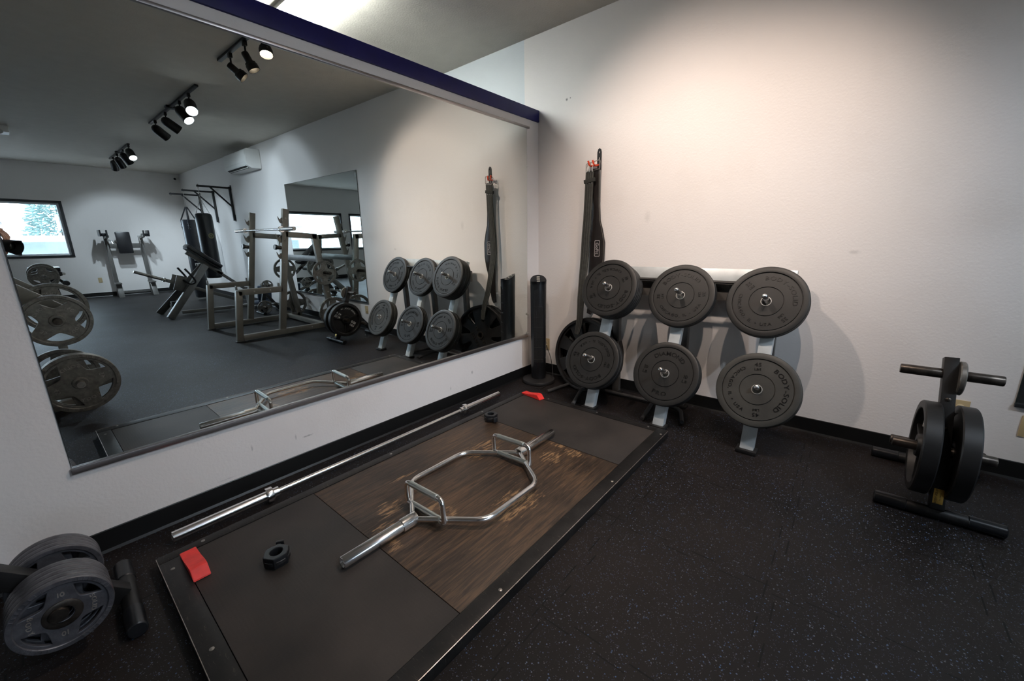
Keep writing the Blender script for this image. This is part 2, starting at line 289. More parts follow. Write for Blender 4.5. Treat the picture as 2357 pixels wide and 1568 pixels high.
class MB:
    def __init__(s): s.bm = bmesh.new()
    def add(s, vs, fs, M=None):
        bv = [s.bm.verts.new(M @ v if M else v) for v in vs]
        for f in fs:
            try: s.bm.faces.new([bv[i] for i in f])
            except ValueError: pass
        return s
    def box(s, c, size, rot=None, bev=0., M=None):
        m = Mx.Translation(c)
        if rot is not None: m = m @ Euler(rot).to_matrix().to_4x4()
        if M is not None: m = M @ m
        m = m @ Mx.Diagonal((*size, 1))
        r = bmesh.ops.create_cube(s.bm, size=1, matrix=m)
        if bev:
            es = {e for v in r['verts'] for e in v.link_edges}
            bmesh.ops.bevel(s.bm, geom=list(es), offset=bev, segments=2, affect='EDGES', profile=.6)
        return s
    def span(s, a, b, bev=0.):
        a, b = V(a), V(b); return s.box((a+b)/2, [abs(x) for x in (b-a)], bev=bev)
    def beam(s, p0, p1, w, h, side=(1, 0, 0), bev=.004, ext=0.):
        p0, p1 = V(p0), V(p1); d = (p1-p0); L = d.length; M = frame((p0+p1)/2, d, side)
        return s.box((0, 0, 0), (w, h, L+ext*2), bev=bev, M=M)
    def ring(s, M, r, n): return [s.bm.verts.new(M @ V((r*math.cos(2*PI*i/n), r*math.sin(2*PI*i/n), 0))) for i in range(n)]
    def lathe(s, prof, M, seg=48, caps=True, closed=False):
        rings = []
        for r, h in prof:
            if r < 1e-6: rings.append([s.bm.verts.new(M @ V((0, 0, h)))])
            else: rings.append(s.ring(M @ Mx.Translation((0, 0, h)), r, seg))
        prs = list(zip(rings, rings[1:])) + ([(rings[-1], rings[0])] if closed else [])
        for a, b in prs:
            for i in range(seg):
                j = (i+1) % seg
                if len(a) == 1 and len(b) == 1: break
                if len(a) == 1: s.bm.faces.new((a[0], b[j], b[i]))
                elif len(b) == 1: s.bm.faces.new((a[i], a[j], b[0]))
                else: s.bm.faces.new((a[i], a[j], b[j], b[i]))
        if caps and not closed:
            if len(rings[0]) > 1: s.bm.faces.new(list(reversed(rings[0])))
            if len(rings[-1]) > 1: s.bm.faces.new(rings[-1])
        return s
    def cyl(s, p0, p1, r, r2=None, seg=24, bev=0.):
        p0, p1 = V(p0), V(p1); L = (p1-p0).length; r2 = r if r2 is None else r2
        pr = [(r, 0), (r2, L)] if not bev else [(r-bev, 0), (r, bev), (r2, L-bev), (r2-bev, L)]
        return s.lathe(pr, frame(p0, p1-p0), seg)
    def tube(s, pts, r, seg=10, closed=False, fillet=0., n=6):
        pts = rounded(pts, fillet, n, closed) if fillet else [V(p) for p in pts]
        N = len(pts); rings = []; x = None
        for i, p in enumerate(pts):
            if closed: d = pts[(i+1) % N]-pts[i-1]
            else: d = pts[min(i+1, N-1)]-pts[max(i-1, 0)]
            d.normalize()
            if x is None: x = d.orthogonal().normalized()
            x = (x-d*x.dot(d)).normalized(); y = d.cross(x)
            rr = r[i] if isinstance(r, (list, tuple)) else r
            rings.append([s.bm.verts.new(p+(x*math.cos(2*PI*k/seg)+y*math.sin(2*PI*k/seg))*rr) for k in range(seg)])
        for a, b in list(zip(rings, rings[1:])) + ([(rings[-1], rings[0])] if closed else []):
            for k in range(seg):
                j = (k+1) % seg; s.bm.faces.new((a[k], a[j], b[j], b[k]))
        if not closed: s.bm.faces.new(list(reversed(rings[0]))); s.bm.faces.new(rings[-1])
        return s
    def prism(s, outline, h, M, bev=0.):
        a = [s.bm.verts.new(M @ V((p[0], p[1], 0))) for p in outline]; b = [s.bm.verts.new(M @ V((p[0], p[1], h))) for p in outline]
        n = len(a); s.bm.faces.new(list(reversed(a))); s.bm.faces.new(b)
        for i in range(n): s.bm.faces.new((a[i], a[(i+1) % n], b[(i+1) % n], b[i]))
        return s
    def fill(s, loops, half, M, bevel=0.): return s.add(*fill2d(loops, half, bevel), M)
    def ball(s, c, r, seg=12, scale=(1, 1, 1)):
        bmesh.ops.create_uvsphere(s.bm, u_segments=seg, v_segments=max(6, seg*2//3), radius=r, matrix=Mx.Translation(c) @ Mx.Diagonal((*scale, 1))); return s
    def strip(s, rows):                       # grid of points -> quads
        g = [[s.bm.verts.new(p) for p in r] for r in rows]
        for a, b in zip(g, g[1:]):
            for i in range(len(a)-1): s.bm.faces.new((a[i], a[i+1], b[i+1], b[i]))
        return s
    def text(s, t, M, size, ext=.002, wide=1., gap=.12):
        ws = [glyph(c)[2]*wide if c != ' ' else .35 for c in t]; tot = sum(ws)+gap*(len(t)-1); x = -tot/2
        for c, w_ in zip(t, ws):
            if c != ' ':
                vs, fs, _ = glyph(c)
                s.add(vs, fs, M @ Mx.Translation(((x+w_/2)*size, -.35*size, 0)) @ Mx.Diagonal((size*wide, size, ext, 1)))
            x += w_+gap
        return s
    def arc(s, t, M, R, mid, size, ext=.002, wide=1., gap=.16, inward=False):
        ws = [glyph(c)[2]*wide if c != ' ' else .4 for c in t]; tot = (sum(ws)+gap*(len(t)-1))*size; a = -tot/2/R
        for c, w_ in zip(t, ws):
            ca = a+w_*size/2/R
            th = mid + (ca if inward else -ca)
            if c != ' ':
                rot = th+PI/2 if inward else th-PI/2
                vs, fs, _ = glyph(c)
                s.add(vs, fs, M @ Mx.Translation((R*math.cos(th), R*math.sin(th), 0)) @ Mx.Rotation(rot, 4, 'Z') @ Mx.Translation((0, -.35*size, 0)) @ Mx.Diagonal((size*wide, size, ext, 1)))
            a += (w_+gap)*size/R
        return s

WM = {}
def obj(name, mb, m, parent=None, label=None, smooth=40):
    me = bpy.data.meshes.new(name)
    bmesh.ops.recalc_face_normals(mb.bm, faces=mb.bm.faces)
    if parent is not None: mb.bm.transform(WM[parent].inverted())
    mb.bm.to_mesh(me); mb.bm.free(); me.materials.append(m)
    if smooth: 
        me.shade_smooth(); me.set_sharp_from_angle(angle=math.radians(smooth))
    o = bpy.data.objects.new(name, me); COL.objects.link(o)
    if parent is not None: o.parent = parent; WM[o] = WM[parent].copy()
    else: WM[o] = Mx.Identity(4)
    if label: o['label'] = label
    return o
def setp(o, label=None, cat=None, group=None, kind=None):
    if label: o['label'] = label
    if cat: o['category'] = cat
    if group: o['group'] = group
    if kind: o['kind'] = kind
    return o
def thing(name, label, cat, loc=(0, 0, 0), group=None, M=None):
    o = bpy.data.objects.new(name, None); COL.objects.link(o); o.empty_display_size = .05
    M = Mx.Translation(loc) if M is None else M
    o.matrix_basis = M; WM[o] = M.copy()
    return setp(o, label, cat, group)
def single(name, mb, m, label, cat, group=None, loc=None, smooth=40):
    """a thing that is one mesh, origin moved to loc"""
    if loc is not None: mb.bm.transform(Mx.Translation(loc).inverted())
    o = obj(name, mb, m, None, None, smooth)
    if loc is not None: o.location = loc; WM[o] = Mx.Translation(loc)
    return setp(o, label, cat, group)
def struct(name, mb, m, parent=None, smooth=40):
    o = obj(name, mb, m, parent, None, smooth)
    if parent is None: o['kind'] = 'structure'
    return o
def dup(root, M, label=None, group=None, skip=()):
    r = root.copy(); COL.objects.link(r); r.matrix_basis = M; WM[r] = M.copy()
    if label: r['label'] = label
    if group: r['group'] = group
    for ch in list(root.children):
        if ch.name.split('.')[0] in skip: continue
        c = ch.copy(); COL.objects.link(c); c.parent = r; WM[c] = M.copy()
        for g in list(ch.children):
            d = g.copy(); COL.objects.link(d); d.parent = c; WM[d] = M.copy()
    return r

# ------------------------------------------------------------------ the room
T = .15
struct('floor', MB().span((-5.2, YF, -.1), (XF+.15, .0, 0)), FLOOR)
struct('ceiling', MB().span((-5.2, YF, HC), (XF+.15, 0, HC+.1)), CEIL)
struct('wall_back', MB().span((-T-.002, 0, 0), (XF+.15, .12, HC)), WALL)
struct('wall_back_beyond', MB().span((-5.2, 0, 0), (-T-.002, .12, HC)), WALLB)
SK = .004344
def skew(mb):
    for v in mb.bm.verts: v.co.x -= SK*v.co.y
    return mb
struct('wall_left', skew(MB().span((-T, YF, 0), (0, 0, 2.36))), WALL)
struct('wall_left_beyond', MB().span((-5.3, YF, 0), (-5.2, .12, HC)), WALLB)
# far wall with two windows, front wall with three
def holed_wall(name, axis, pos, thick, lo, hi, wins, m):
    mb = MB(); cuts = sorted(wins); z0, z1 = 1.0, 2.19
    def bx(a, b, za, zb):
        if axis == 'x': mb.span((pos, a, za), (pos+thick, b, zb))
        else: mb.span((a, pos, za), (b, pos+thick, zb))
    bx(lo, hi, 0, z0); bx(lo, hi, z1, HC)
    prev = lo
    for a, b in cuts: bx(prev, a, z0, z1); prev = b
    bx(prev, hi, z0, z1)
    return struct(name, mb, m)
FW = [(-4.43, -2.31), (-6.9, -4.77)]
holed_wall('wall_far', 'x', XF, .15, YF, 0, FW, WALL)
NW = []
holed_wall('wall_front', 'y', YF-.15, .15, -5.2, XF+.15, NW, WALL)
GLASS, _nt, _b = nodes_of('window_glass'); _nt.nodes.remove(_b)
_t = _nt.nodes.new('ShaderNodeBsdfTransparent'); _g = _nt.nodes.new('ShaderNodeBsdfGlossy'); _g.inputs['Roughness'].default_value = .02
_mx = _nt.nodes.new('ShaderNodeMixShader'); _mx.inputs[0].default_value = .05; _nt.links.new(_t.outputs[0], _mx.inputs[1]); _nt.links.new(_g.outputs[0], _mx.inputs[2])
_nt.links.new(_mx.outputs[0], _nt.nodes['Material Output'].inputs['Surface'])
WBLK = mat('black_window_frame', (.02, .022, .025), .4); WWHT = mat('white_window_sash', (.8, .82, .84), .4)
wi = 0
def window(ax, a, b, pos, inn):
    """ax 'x': plane x=pos, spans y; inn = inward direction sign"""
    global wi; wi += 1
    P = (lambda u, t, z: (pos+t*inn, u, z)) if ax == 'x' else (lambda u, t, z: (u, pos+t*inn, z))
    fr = MB(); z0, z1 = 1.0, 2.19
    for (u0, u1, q0, q1) in ((a-.03, b+.03, z1-.015, z1+.035), (a-.03, b+.03, z0-.035, z0+.015), (a-.03, a+.02, z0, z1), (b-.02, b+.03, z0, z1)):
        fr.span(P(u0, .012, q0), P(u1, -.05, q1))
    o = struct('window_%d' % wi, fr, WBLK)
    sa = MB()
    for (u0, u1, q0, q1) in ((a+.02, b-.02, z1-.055, z1-.015), (a+.02, b-.02, z0+.015, z0+.055), (a+.02, a+.06, z0+.055, z1-.055), (b-.06, b-.02, z0+.055, z1-.055)):
        sa.span(P(u0, -.05, q0), P(u1, -.09, q1))
    obj('sash', sa, WWHT, o)
    obj('glass_pane', MB().span(P(a+.06, -.068, z0+.055), P(b-.06, -.072, z1-.055)), GLASS, o)
    return o
STK, _nt, _b = nodes_of('paper_sticker'); _b.inputs['Base Color'].default_value = (.9, .9, .9, 1); _b.inputs['Roughness'].default_value = .8
_tl = _nt.nodes.new('ShaderNodeBsdfTranslucent'); _tl.inputs['Color'].default_value = (.95, .95, .95, 1); _ms = _nt.nodes.new('ShaderNodeMixShader'); _ms.inputs[0].default_value = .6
_nt.links.new(_b.outputs[0], _ms.inputs[1]); _nt.links.new(_tl.outputs[0], _ms.inputs[2]); _nt.links.new(_ms.outputs[0], _nt.nodes['Material Output'].inputs['Surface'])
w1 = window('x', -4.43, -2.31, XF, -1)
obj('sticker', MB().prism([(0, 0), (.06, 0), (.06, .31), (.045, .33), (.01, .33), (0, .32)], .002, Mx(((0, 0, 1, XF+.062), (1, 0, 0, -2.44), (0, 1, 0, 1.60), (0, 0, 0, 1)))), STK, w1)
window('x', -6.9, -4.77, XF, -1)
for a, b in NW: window('y', a, b, YF, 1)
for ax_, c_, sz in [('x', (XF+.2, (a+b)/2, 1.595), (b-a, 1.19)) for a, b in FW] + [('y', ((a+b)/2, YF-.2, 1.595), (b-a, 1.19)) for a, b in NW]:
    L_ = bpy.data.lights.new('daylight_portal', 'AREA'); L_.shape = 'RECTANGLE'; L_.size = sz[0]; L_.size_y = sz[1]; L_.cycles.is_portal = True
    lo = bpy.data.objects.new('daylight_portal', L_); COL.objects.link(lo); lo.location = c_
    lo.rotation_euler = (PI/2, 0, PI/2) if ax_ == 'x' else (-PI/2, 0, 0)
# cove base
def cove(name, a, b, n):
    a, b, n = V(a), V(b), V(n); d = (b-a).normalized(); M = Mx(((n.x, 0, d.x, a.x), (n.y, 0, d.y, a.y), (0, 1, 0, 0), (0, 0, 0, 1)))
    mb = MB().prism([(.0005, 0), (.012, 0), (.006, .012), (.004, .098), (.002, .1016), (.0005, .1016)], (b-a).length, M)
    return struct(name, skew(mb) if name == 'baseboard_left' else mb, BASEB, smooth=20)
cove('baseboard_left', (0, -.0, 0), (0, YF, 0), (1, 0, 0))
cove('baseboard_back', (0.006, 0, 0), (XF, 0, 0), (0, -1, 0))
cove('baseboard_far', (XF, 0, 0), (XF, YF, 0), (-1, 0, 0))
cove('baseboard_front', (0, YF, 0), (XF, YF, 0), (0, 1, 0))
# navy cap rail on the half-height partition
struct('trim_1', skew(MB().box((-.075, YF/2, 2.3825), (.178, -YF-.004, .097), bev=.005)), NAVY)

# ------------------------------------------------------------------ big wall mirror
def mplane(y, z): return .0028 - SK*y + .007371*(z-.42)
t = thing('wall_mirror', 'huge frameless mirror covering most of the wall under the navy rail', 'mirror', (0, -1.7235, .42))
yl, yr, zb, zt = -3.258, -.189, .42, 2.256
cn = [(yl, zb), (yr, zb), (yr, zt), (yl, zt)]
g = MB(); vs = [V((.0006-SK*y, y, z)) for y, z in cn]+[V((mplane(y, z)-.0006, y, z)) for y, z in cn]
g.add(vs, [(3, 2, 1, 0), (0, 1, 5, 4), (1, 2, 6, 5), (2, 3, 7, 6), (3, 0, 4, 7), (4, 5, 6, 7)])
obj('backing', g, mat('mirror_edge', (.02, .03, .028), .3), t)
g = MB(); e = .0015
g.add([V((mplane(y, z), y+(e if y == yl else -e), z+(e if z == zb else -e))) for y, z in cn], [(0, 1, 2, 3)]); obj('glass', g, MIRROR, t, smooth=0)
obj('bottom_channel', skew(MB().span((.0006, yl-.002, .398), (.018, yr-.01, .424), bev=.002)), CHANNEL, t)
obj('top_channel', skew(MB().span((.0006, yl-.002, 2.254), (.026, yr+.03, 2.270), bev=.002)), CHANNEL, t)
for z in (.43, .62, 1.95): obj('clip', MB().box((.012, yr+.004, z), (.022, .016, .02), bev=.003), WHITEP, t)
t = thing('wall_mirror', 'smaller mirror on the back wall behind the squat rack', 'mirror', (4.25, 0, .42))
obj('backing', MB().span((3.112, -.006, .423), (5.44, -.001, 2.258)), mat('mirror_edge', (.02, .03, .028), .3), t)
obj('glass', MB().add([V((3.116, -.0068, .427)), V((5.436, -.0068, .427)), V((5.436, -.0068, 2.254)), V((3.116, -.0068, 2.254))], [(0, 1, 2, 3)]), MIRROR, t, smooth=0)
obj('bottom_channel', MB().span((3.11, -.018, .405), (5.442, -.001, .426), bev=.002), mat('dark_channel', (.06, .065, .07), .35, metal=.7), t)

# ------------------------------------------------------------------ lifting platform
px0, px1, py0, py1, pz = .3265, 1.5609, -3.1076, -.6574, .05
fw = .072
t = thing('lifting_platform', 'low deadlift platform with black steel frame around plywood and rubber', 'lifting platform', ((px0+px1)/2, (py0+py1)/2, 0))
for (a, b) in (((px0, py0, 0), (px0+fw*.75, py1, pz)), ((px1-fw, py0, 0), (px1, py1, pz)), ((px0+fw*.75, py0, 0), (px1-fw, py0+fw, pz)), ((px0+fw*.75, py1-fw*.8, 0), (px1-fw, py1, pz))):
    obj('frame_rail', MB().span((a[0]+.0004, a[1]+.0004, 0), (b[0]-.0004, b[1]-.0004, pz), bev=.0025), BLACKW, t)
obj('edge_wear', MB().tube([(px1-.0012, py0+.01, pz-.0012), (px1-.0012, py1-.01, pz-.0012)], .0016, 6), EDGE, t, 'bare bright edge of the frame')
obj('edge_wear', MB().tube([(px0+.01, py0+.0012, pz-.0012), (px1-.01, py0+.0012, pz-.0012)], .0016, 6), EDGE, t, 'bare bright edge of the frame')
ix0, ix1, iy0, iy1 = px0+fw*.75, px1-fw, py0+fw, py1-fw*.8
g_ = .002
wy0, wy1 = -2.483, -1.255
o_ = obj('wood_panel', MB().span((ix0+g_, wy0+.001, .005), (ix1-g_, wy1-.001, pz-.003), bev=.0015), WOOD, t, 'worn dark plywood middle')
for a, b in ((iy0, wy0), (wy1, iy1)): obj('rubber_mat', MB().span((ix0+g_, a+g_, .005), (ix1-g_, b-g_, pz-.002), bev=.002), RUBMAT, t, 'black rubber end mat')
for (x, y) in ((1.534, -2.324), (1.536, -1.431), (1.539, -.742), (1.535, -3.0), (.968, -3.073), (1.42, -3.073), (.45, -3.073), (1.04, -.683), (1.43, -.683), (.6, -.683), (.352, -2.95), (.352, -2.0), (.352, -1.2)):
    obj('screw', MB().lathe([(.0075, -.001), (.0075, .0012), (.005, .0028), (0, .003)], Mx.Translation((x, y, pz)), 14), STEEL, t)

# ------------------------------------------------------------------ red wedges
def wedge(cx, cy, z, ang, label):
    # long ramp with a saddle, local x = long axis
    L_, W_ = .215, .056
    top = [(-.5, .012), (-.30, .013), (-.12, .018), (.06, .027), (.20, .034), (.30, .036), (.36, .036), (.5, .004)]
    M = Mx.Translation((cx, cy, z)) @ Mx.Rotation(ang, 4, 'Z') @ Mx(((1, 0, 0, 0), (0, 0, -1, W_/2), (0, 1, 0, 0), (0, 0, 0, 1)))
    mb = MB().prism([(-.5*L_, 0), (.5*L_, 0)]+[(x*L_, h) for x, h in reversed(top)], W_, M)
    bmesh.ops.bevel(mb.bm, geom=[e for e in mb.bm.edges], offset=.0018, segments=2, affect='EDGES')
    return single('bar_jack_wedge', mb, RED, label, 'wedge', loc=(cx, cy, z))
wedge(.494, -3.010, pz, 0.0, 'red rubber wedge at the near left corner of the platform')
wedge(.462, -.712, pz, -.16, 'red rubber wedge at the far corner of the platform by the fan')

# ------------------------------------------------------------------ bars
def sleeve_prof(r, L): return [(r-.003, 0), (r, .003), (r, L-.003), (r-.003, L)]
def barbell(p0, d, Lt, label, coll=.415):
    """p0 = centre of one end, d = direction"""
    d = unit(d); M = frame(p0, d)
    t = thing('barbell', label, 'barbell', M=M)
    for s_ in (0, 1):
        A = M @ (Mx.Identity(4) if s_ == 0 else Mx.Translation((0, 0, Lt)) @ Mx.Rotation(PI, 4, 'X'))
        mb = MB().lathe([(.018, .002), (.0215, .001), (.0225, 0), (.025, .002), (.025, coll-.03), (.025, coll-.03)], A, 28)
        obj('sleeve', mb, CHROME, t)
        mb = MB().lathe([(.030, coll-.03), (.0385, coll-.03), (.0395, coll-.026), (.0395, coll-.004), (.0385, coll), (.026, coll), (.026, coll+.03), (.020, coll+.032)], A, 28)
        obj('collar', mb, CHROME, t)
        obj('end_cap', MB().lathe([(0, .0015), (.018, .0015), (.018, .004), (0, .004)], A, 20), STEEL, t)
    obj('shaft', MB().lathe([(.0142, coll+.03), (.0142, Lt-coll-.03)], M, 20), CHROMEK, t)
    return t
barbell((.200, -3.030, .0397), (-.006, 1, 0), 2.2, 'long chrome barbell lying on the floor between platform and mirror wall')

def trap_bar():
    cx, cy, z = .985, -1.92, pz+.0255
    M = Mx.Translation((cx, cy, z)) @ Mx.Rotation(-.006, 4, 'Z') @ Mx.Rotation(-.045, 4, 'Y')
    P = lambda x, y, zz=0: M @ V((x, y, zz))
    t = thing('trap_bar', 'chrome hexagonal trap bar with raised handles lying on the platform', 'trap bar', (cx, cy, pz))
    hw, vy, ay, hy, hh, hz = .281, .189, .42, .312, .135, .108
    for s_ in (-1, 1):
        A = frame(P(0, s_*.722), P(0, 0)-P(0, s_*.722))
        obj('sleeve', MB().lathe([(.019, .006), (.019, 0), (.0225, 0), (.025, .003), (.025, .29), (.025, .29)], A, 32, caps=True), CHROME, t)
        obj('collar', MB().lathe([(.026, .275), (.0305, .275), (.0305, .283), (.0305, .350), (.030, .352), (.0, .352)], A, 32), CHROME, t)
    pts = []
    for s_ in (-1, 1):
        path = [P(.018, s_*(ay-.03)), P(hw, s_*vy)]
    # the two bent side rods of the hexagon
    for s_ in (-1, 1):
        obj('side_rod', MB().tube([P(s_*.015, -ay+.045), P(s_*hw, -vy), P(s_*hw, vy), P(s_*.015, ay-.045)], .0135, 14, fillet=.06, n=8), CHROME, t)
    for s_ in (-1, 1):
        h = obj('handle', MB().tube([P(-hh, s_*hy, -.002), P(-hh, s_*hy, hz), P(hh, s_*hy, hz), P(hh, s_*hy, -.002)], .0125, 14, fillet=.03, n=6), CHROME, t)
        obj('grip', MB().cyl(P(-hh+.035, s_*hy, hz), P(hh-.035, s_*hy, hz), .0145, seg=18, bev=.001), ZINC, h)
        lo = obj('lower_handle', MB().cyl(P(-hh, s_*hy, 0), P(hh, s_*hy, 0), .0125, seg=18), CHROME, t)
        obj('grip', MB().cyl(P(-hh+.03, s_*hy, 0), P(hh-.02, s_*hy, 0), .0145, seg=18, bev=.001), ZINC, lo)
    return t
trap_bar()

def collar_clamp(x, y, z, rot, label):
    M = Mx.Translation((x, y, z)) @ Mx.Rotation(rot, 4, 'Z')
    t = thing('barbell_collar', label, 'barbell clip', M=M, group=None)
    n = 40; out = []; inn = []
    for k in range(n):
        a = 2*PI*k/n; r = .041+.0045*max(0, math.cos(6*a))**2
        out.append((r*math.cos(a), r*math.sin(a))); inn.append((.0262*math.cos(a), .0262*math.sin(a)))
    obj('ring_body', MB().fill([out, inn], .020, M @ Mx.Translation((0, 0, .0245)), .0035), PLAST, t)
    obj('band', MB().lathe([(.0455, .016), (.0475, .018), (.0475, .030), (.0455, .032)], M, 40, caps=False, closed=True), PLASTM, t)
    obj('lever', MB().box((.055, .004, .025), (.030, .016, .022), bev=.003, M=M).box((.071, .0, .027), (.013, .030, .032), bev=.004, M=M), PLAST, t)
    return t
collar_clamp(.737, -2.790, pz-.0015, 2.6, 'black locking bar collar on the near rubber mat')
collar_clamp(.500, -1.262, pz-.0015, -.35, 'black locking bar collar at the far end of the plywood')

# ------------------------------------------------------------------ weight plates
def bumper_proto(th, text, label, m, R=.2250):
    """plate built lying flat at the origin: +Z is its face, +Y is up"""
    t = thing('bumper_plate', label, 'weight plate', M=Mx.Identity(4), group=None)
    h = th/2
    pr = [(.0262, -h+.004), (.0262, h-.004), (.0900, h-.004), (.0908, h-.0095), (.0942, h-.0095), (.095, h-.004), (.1835, h-.004), (.1845, h-.010), (.1885, h-.010), (.1895, h-.0005), (.193, h), (.216, h), (.222, h-.0025), (R, h-.007),
          (R, -h+.007), (.222, -h+.0025), (.216, -h), (.193, -h), (.188, -h+.004)]
    obj('body', MB().lathe(pr, Mx.Identity(4), 72, closed=True), m, t, smooth=30)
    obj('hub_ring', MB().lathe([(.0252, -h+.003), (.0252, h-.0015), (.0262, h-.0005), (.0292, h-.0005), (.0300, h-.0015), (.0300, -h+.003)], Mx.Identity(4), 36, closed=True), NICKEL, t)
    if text:
        Z = Mx.Translation((0, 0, h-.0036)); W_ = []
        def TX(): W_.append(MB()); return W_[-1]
        if text[0] == 'D':
            TX().arc('DIAMOND', Z, .143, PI/2, .040, .0032, 1.15, .14)
            TX().arc('PRO', Z, .141, -PI/2, .038, .0032, 1.25, .16, inward=True)
            for s_ in (-1, 1):
                TX().text('10', Z @ Mx.Translation((s_*.139, .016, 0)), .032, .0032, 1.1).text('LB', Z @ Mx.Translation((s_*.139, -.018, 0)), .027, .0032, 1.15)
        else:
            TX().arc('BODY-SOLID', Z, .150, PI/2, .036, .0032, 1.2, .17)
            TX().arc('CHICAGO, IL \u2022 USA', Z, .146, -PI/2, .027, .0032, 1.1, .2, inward=True)
            for s_ in (-1, 1):
                A = Z @ Mx.Rotation(-s_*PI/2, 4, 'Z')
                TX().text(text, A @ Mx.Translation((0, .153, 0)), .031, .0032, 1.15).text('LBS', A @ Mx.Translation((0, .124, 0)), .020, .0032, 1.15)
        for q in W_: obj('lettering', q, LETTER, t, smooth=0)
    return t
N_T = 0.383; N_B = 0.431
def face_M(p, tilt, spin=0.):
    n = V((0, -math.cos(tilt), math.sin(tilt))); x = V((1, 0, 0)); y = n.cross(x)
    return Mx(((x.x, y.x, n.x, p[0]), (x.y, y.y, n.y, p[1]), (x.z, y.z, n.z, p[2]), (0, 0, 0, 1))) @ Mx.Rotation(spin, 4, 'Z')
PROTO = {}
ORD = ['front', 'second', 'third', 'fourth', 'rearmost fifth']
# key, face centre, tilt, thickness, count, text, spin, material, peg tip beyond the face
STACKS = [('upper left', (.934, -.369, .944), N_T, .025, 5, '10', PI+.55, RUBBER, .085, '10 pound'),
          ('upper middle', (1.453, -.302, .913), N_T, .030, 2, '35', .12, RUBBER, .112, '35 pound'),
          ('upper right', (1.972, -.304, .911), N_T, .030, 2, '35', -.75, RUBBER, .092, '35 pound'),
          ('lower left', (.895, -.535, .402), N_B, .048, 2, '45', PI-.15, RUBBER, .122, '45 pound'),
          ('lower middle', (1.455, -.506, .391), N_B, .024, 3, 'D', -.08, RUBBER, .118, '10 pound'),
          ('lower right', (2.015, -.531, .408), N_B, .048, 2, '45', -1.45, RUBDUST, .036, '45 pound')]
pegs = []
for key, c_, tl, th, cnt, tx, spin, m, tip, wt in STACKS:
    n = V((0, -math.cos(tl), math.sin(tl)))
    plain = None
    for k in range(cnt):
        p = V(c_) - n*(th/2 + k*(th+.0015))
        M = face_M(p, tl, spin + k*.9)
        if cnt == 1: where = 'only'
        where = ORD[k] if k < cnt-1 or k == 0 else 'rearmost'
        word = {'D': 'embossed with a two-word name', }.get(tx, 'with embossed lettering ring')
        lab = f'{where} black {wt} bumper plate on the {key} peg of the rack'
        if k == 0:
            src = bumper_proto(th, tx, lab, m)
            src.matrix_basis = M; WM[src] = M.copy()
            for ch in src.children: WM[ch] = M.copy()
            src['group'] = f'bumper plates on the {key} peg'
        else: dup(src, M, lab, skip=('lettering',))
    up = V((0, math.sin(tl), math.cos(tl)))
    pegs.append((V(c_)+up*-.0+V((0, 0, 0)), n, up, tip, th*cnt+.0015*cnt))

# ------------------------------------------------------------------ the plate rack
t = thing('plate_rack', 'silver A-frame rack holding six stacks of black bumper plates', 'weight rack', (1.455, -.3, 0))
RX = (.905, 1.452, 2.005)
fb, ft = V((0, -.545, .012)), V((0, -.150, 1.09))
for x in RX:
    obj('front_post', MB().beam(fb+V((x, 0, 0)), ft+V((x, 0, 0)), .075, .055, bev=.004), SILVER, t)
    obj('rear_leg', MB().beam((x, -.085, .012), (x, -.150, 1.02), .055, .05, bev=.004), GREYP, t)
    obj('foot_pad', MB().box((x, -.552, .013), (.115, .085, .026), bev=.009), BLACKP, t)
    obj('foot_pad', MB().box((x, -.085, .011), (.10, .075, .022), bev=.007), BLACKP, t)
obj('top_bar', MB().beam((.86, -.135, 1.045), (2.10, -.135, 1.045), .088, .045, side=(0, .36, 1), bev=.004), SILVER, t)
obj('rear_beam', MB().span((.87, -.105, .87), (2.04, -.055, .985), bev=.004), GREYP, t)
for a in (1.17, 1.72):
    w_ = .30 if a < 1.5 else .17
    obj('hanger_bar', MB().tube([(a-.20, -.20, .955), (a-.135, -.245, 1.01), (a+.135, -.245, 1.01), (a+.20, -.20, .955)], .011, 8), BLACKP, t)
for c_, n, up, tip, dep in pegs:
    base = c_ + up*.0105 - n*(dep+.03)
    L_ = tip+dep+.03
    obj('peg', MB().lathe([(.0152, 0), (.0152, L_-.012), (.0138, L_-.005), (.0085, L_-.0007), (0, L_)], frame(base, n), 22), CHROME, t, 'chrome weight peg')
    obj('peg_collar', MB().lathe([(.030, -.006), (.030, .014), (.027, .017), (.0, .017)], frame(base, n), 24), GREYP, t)

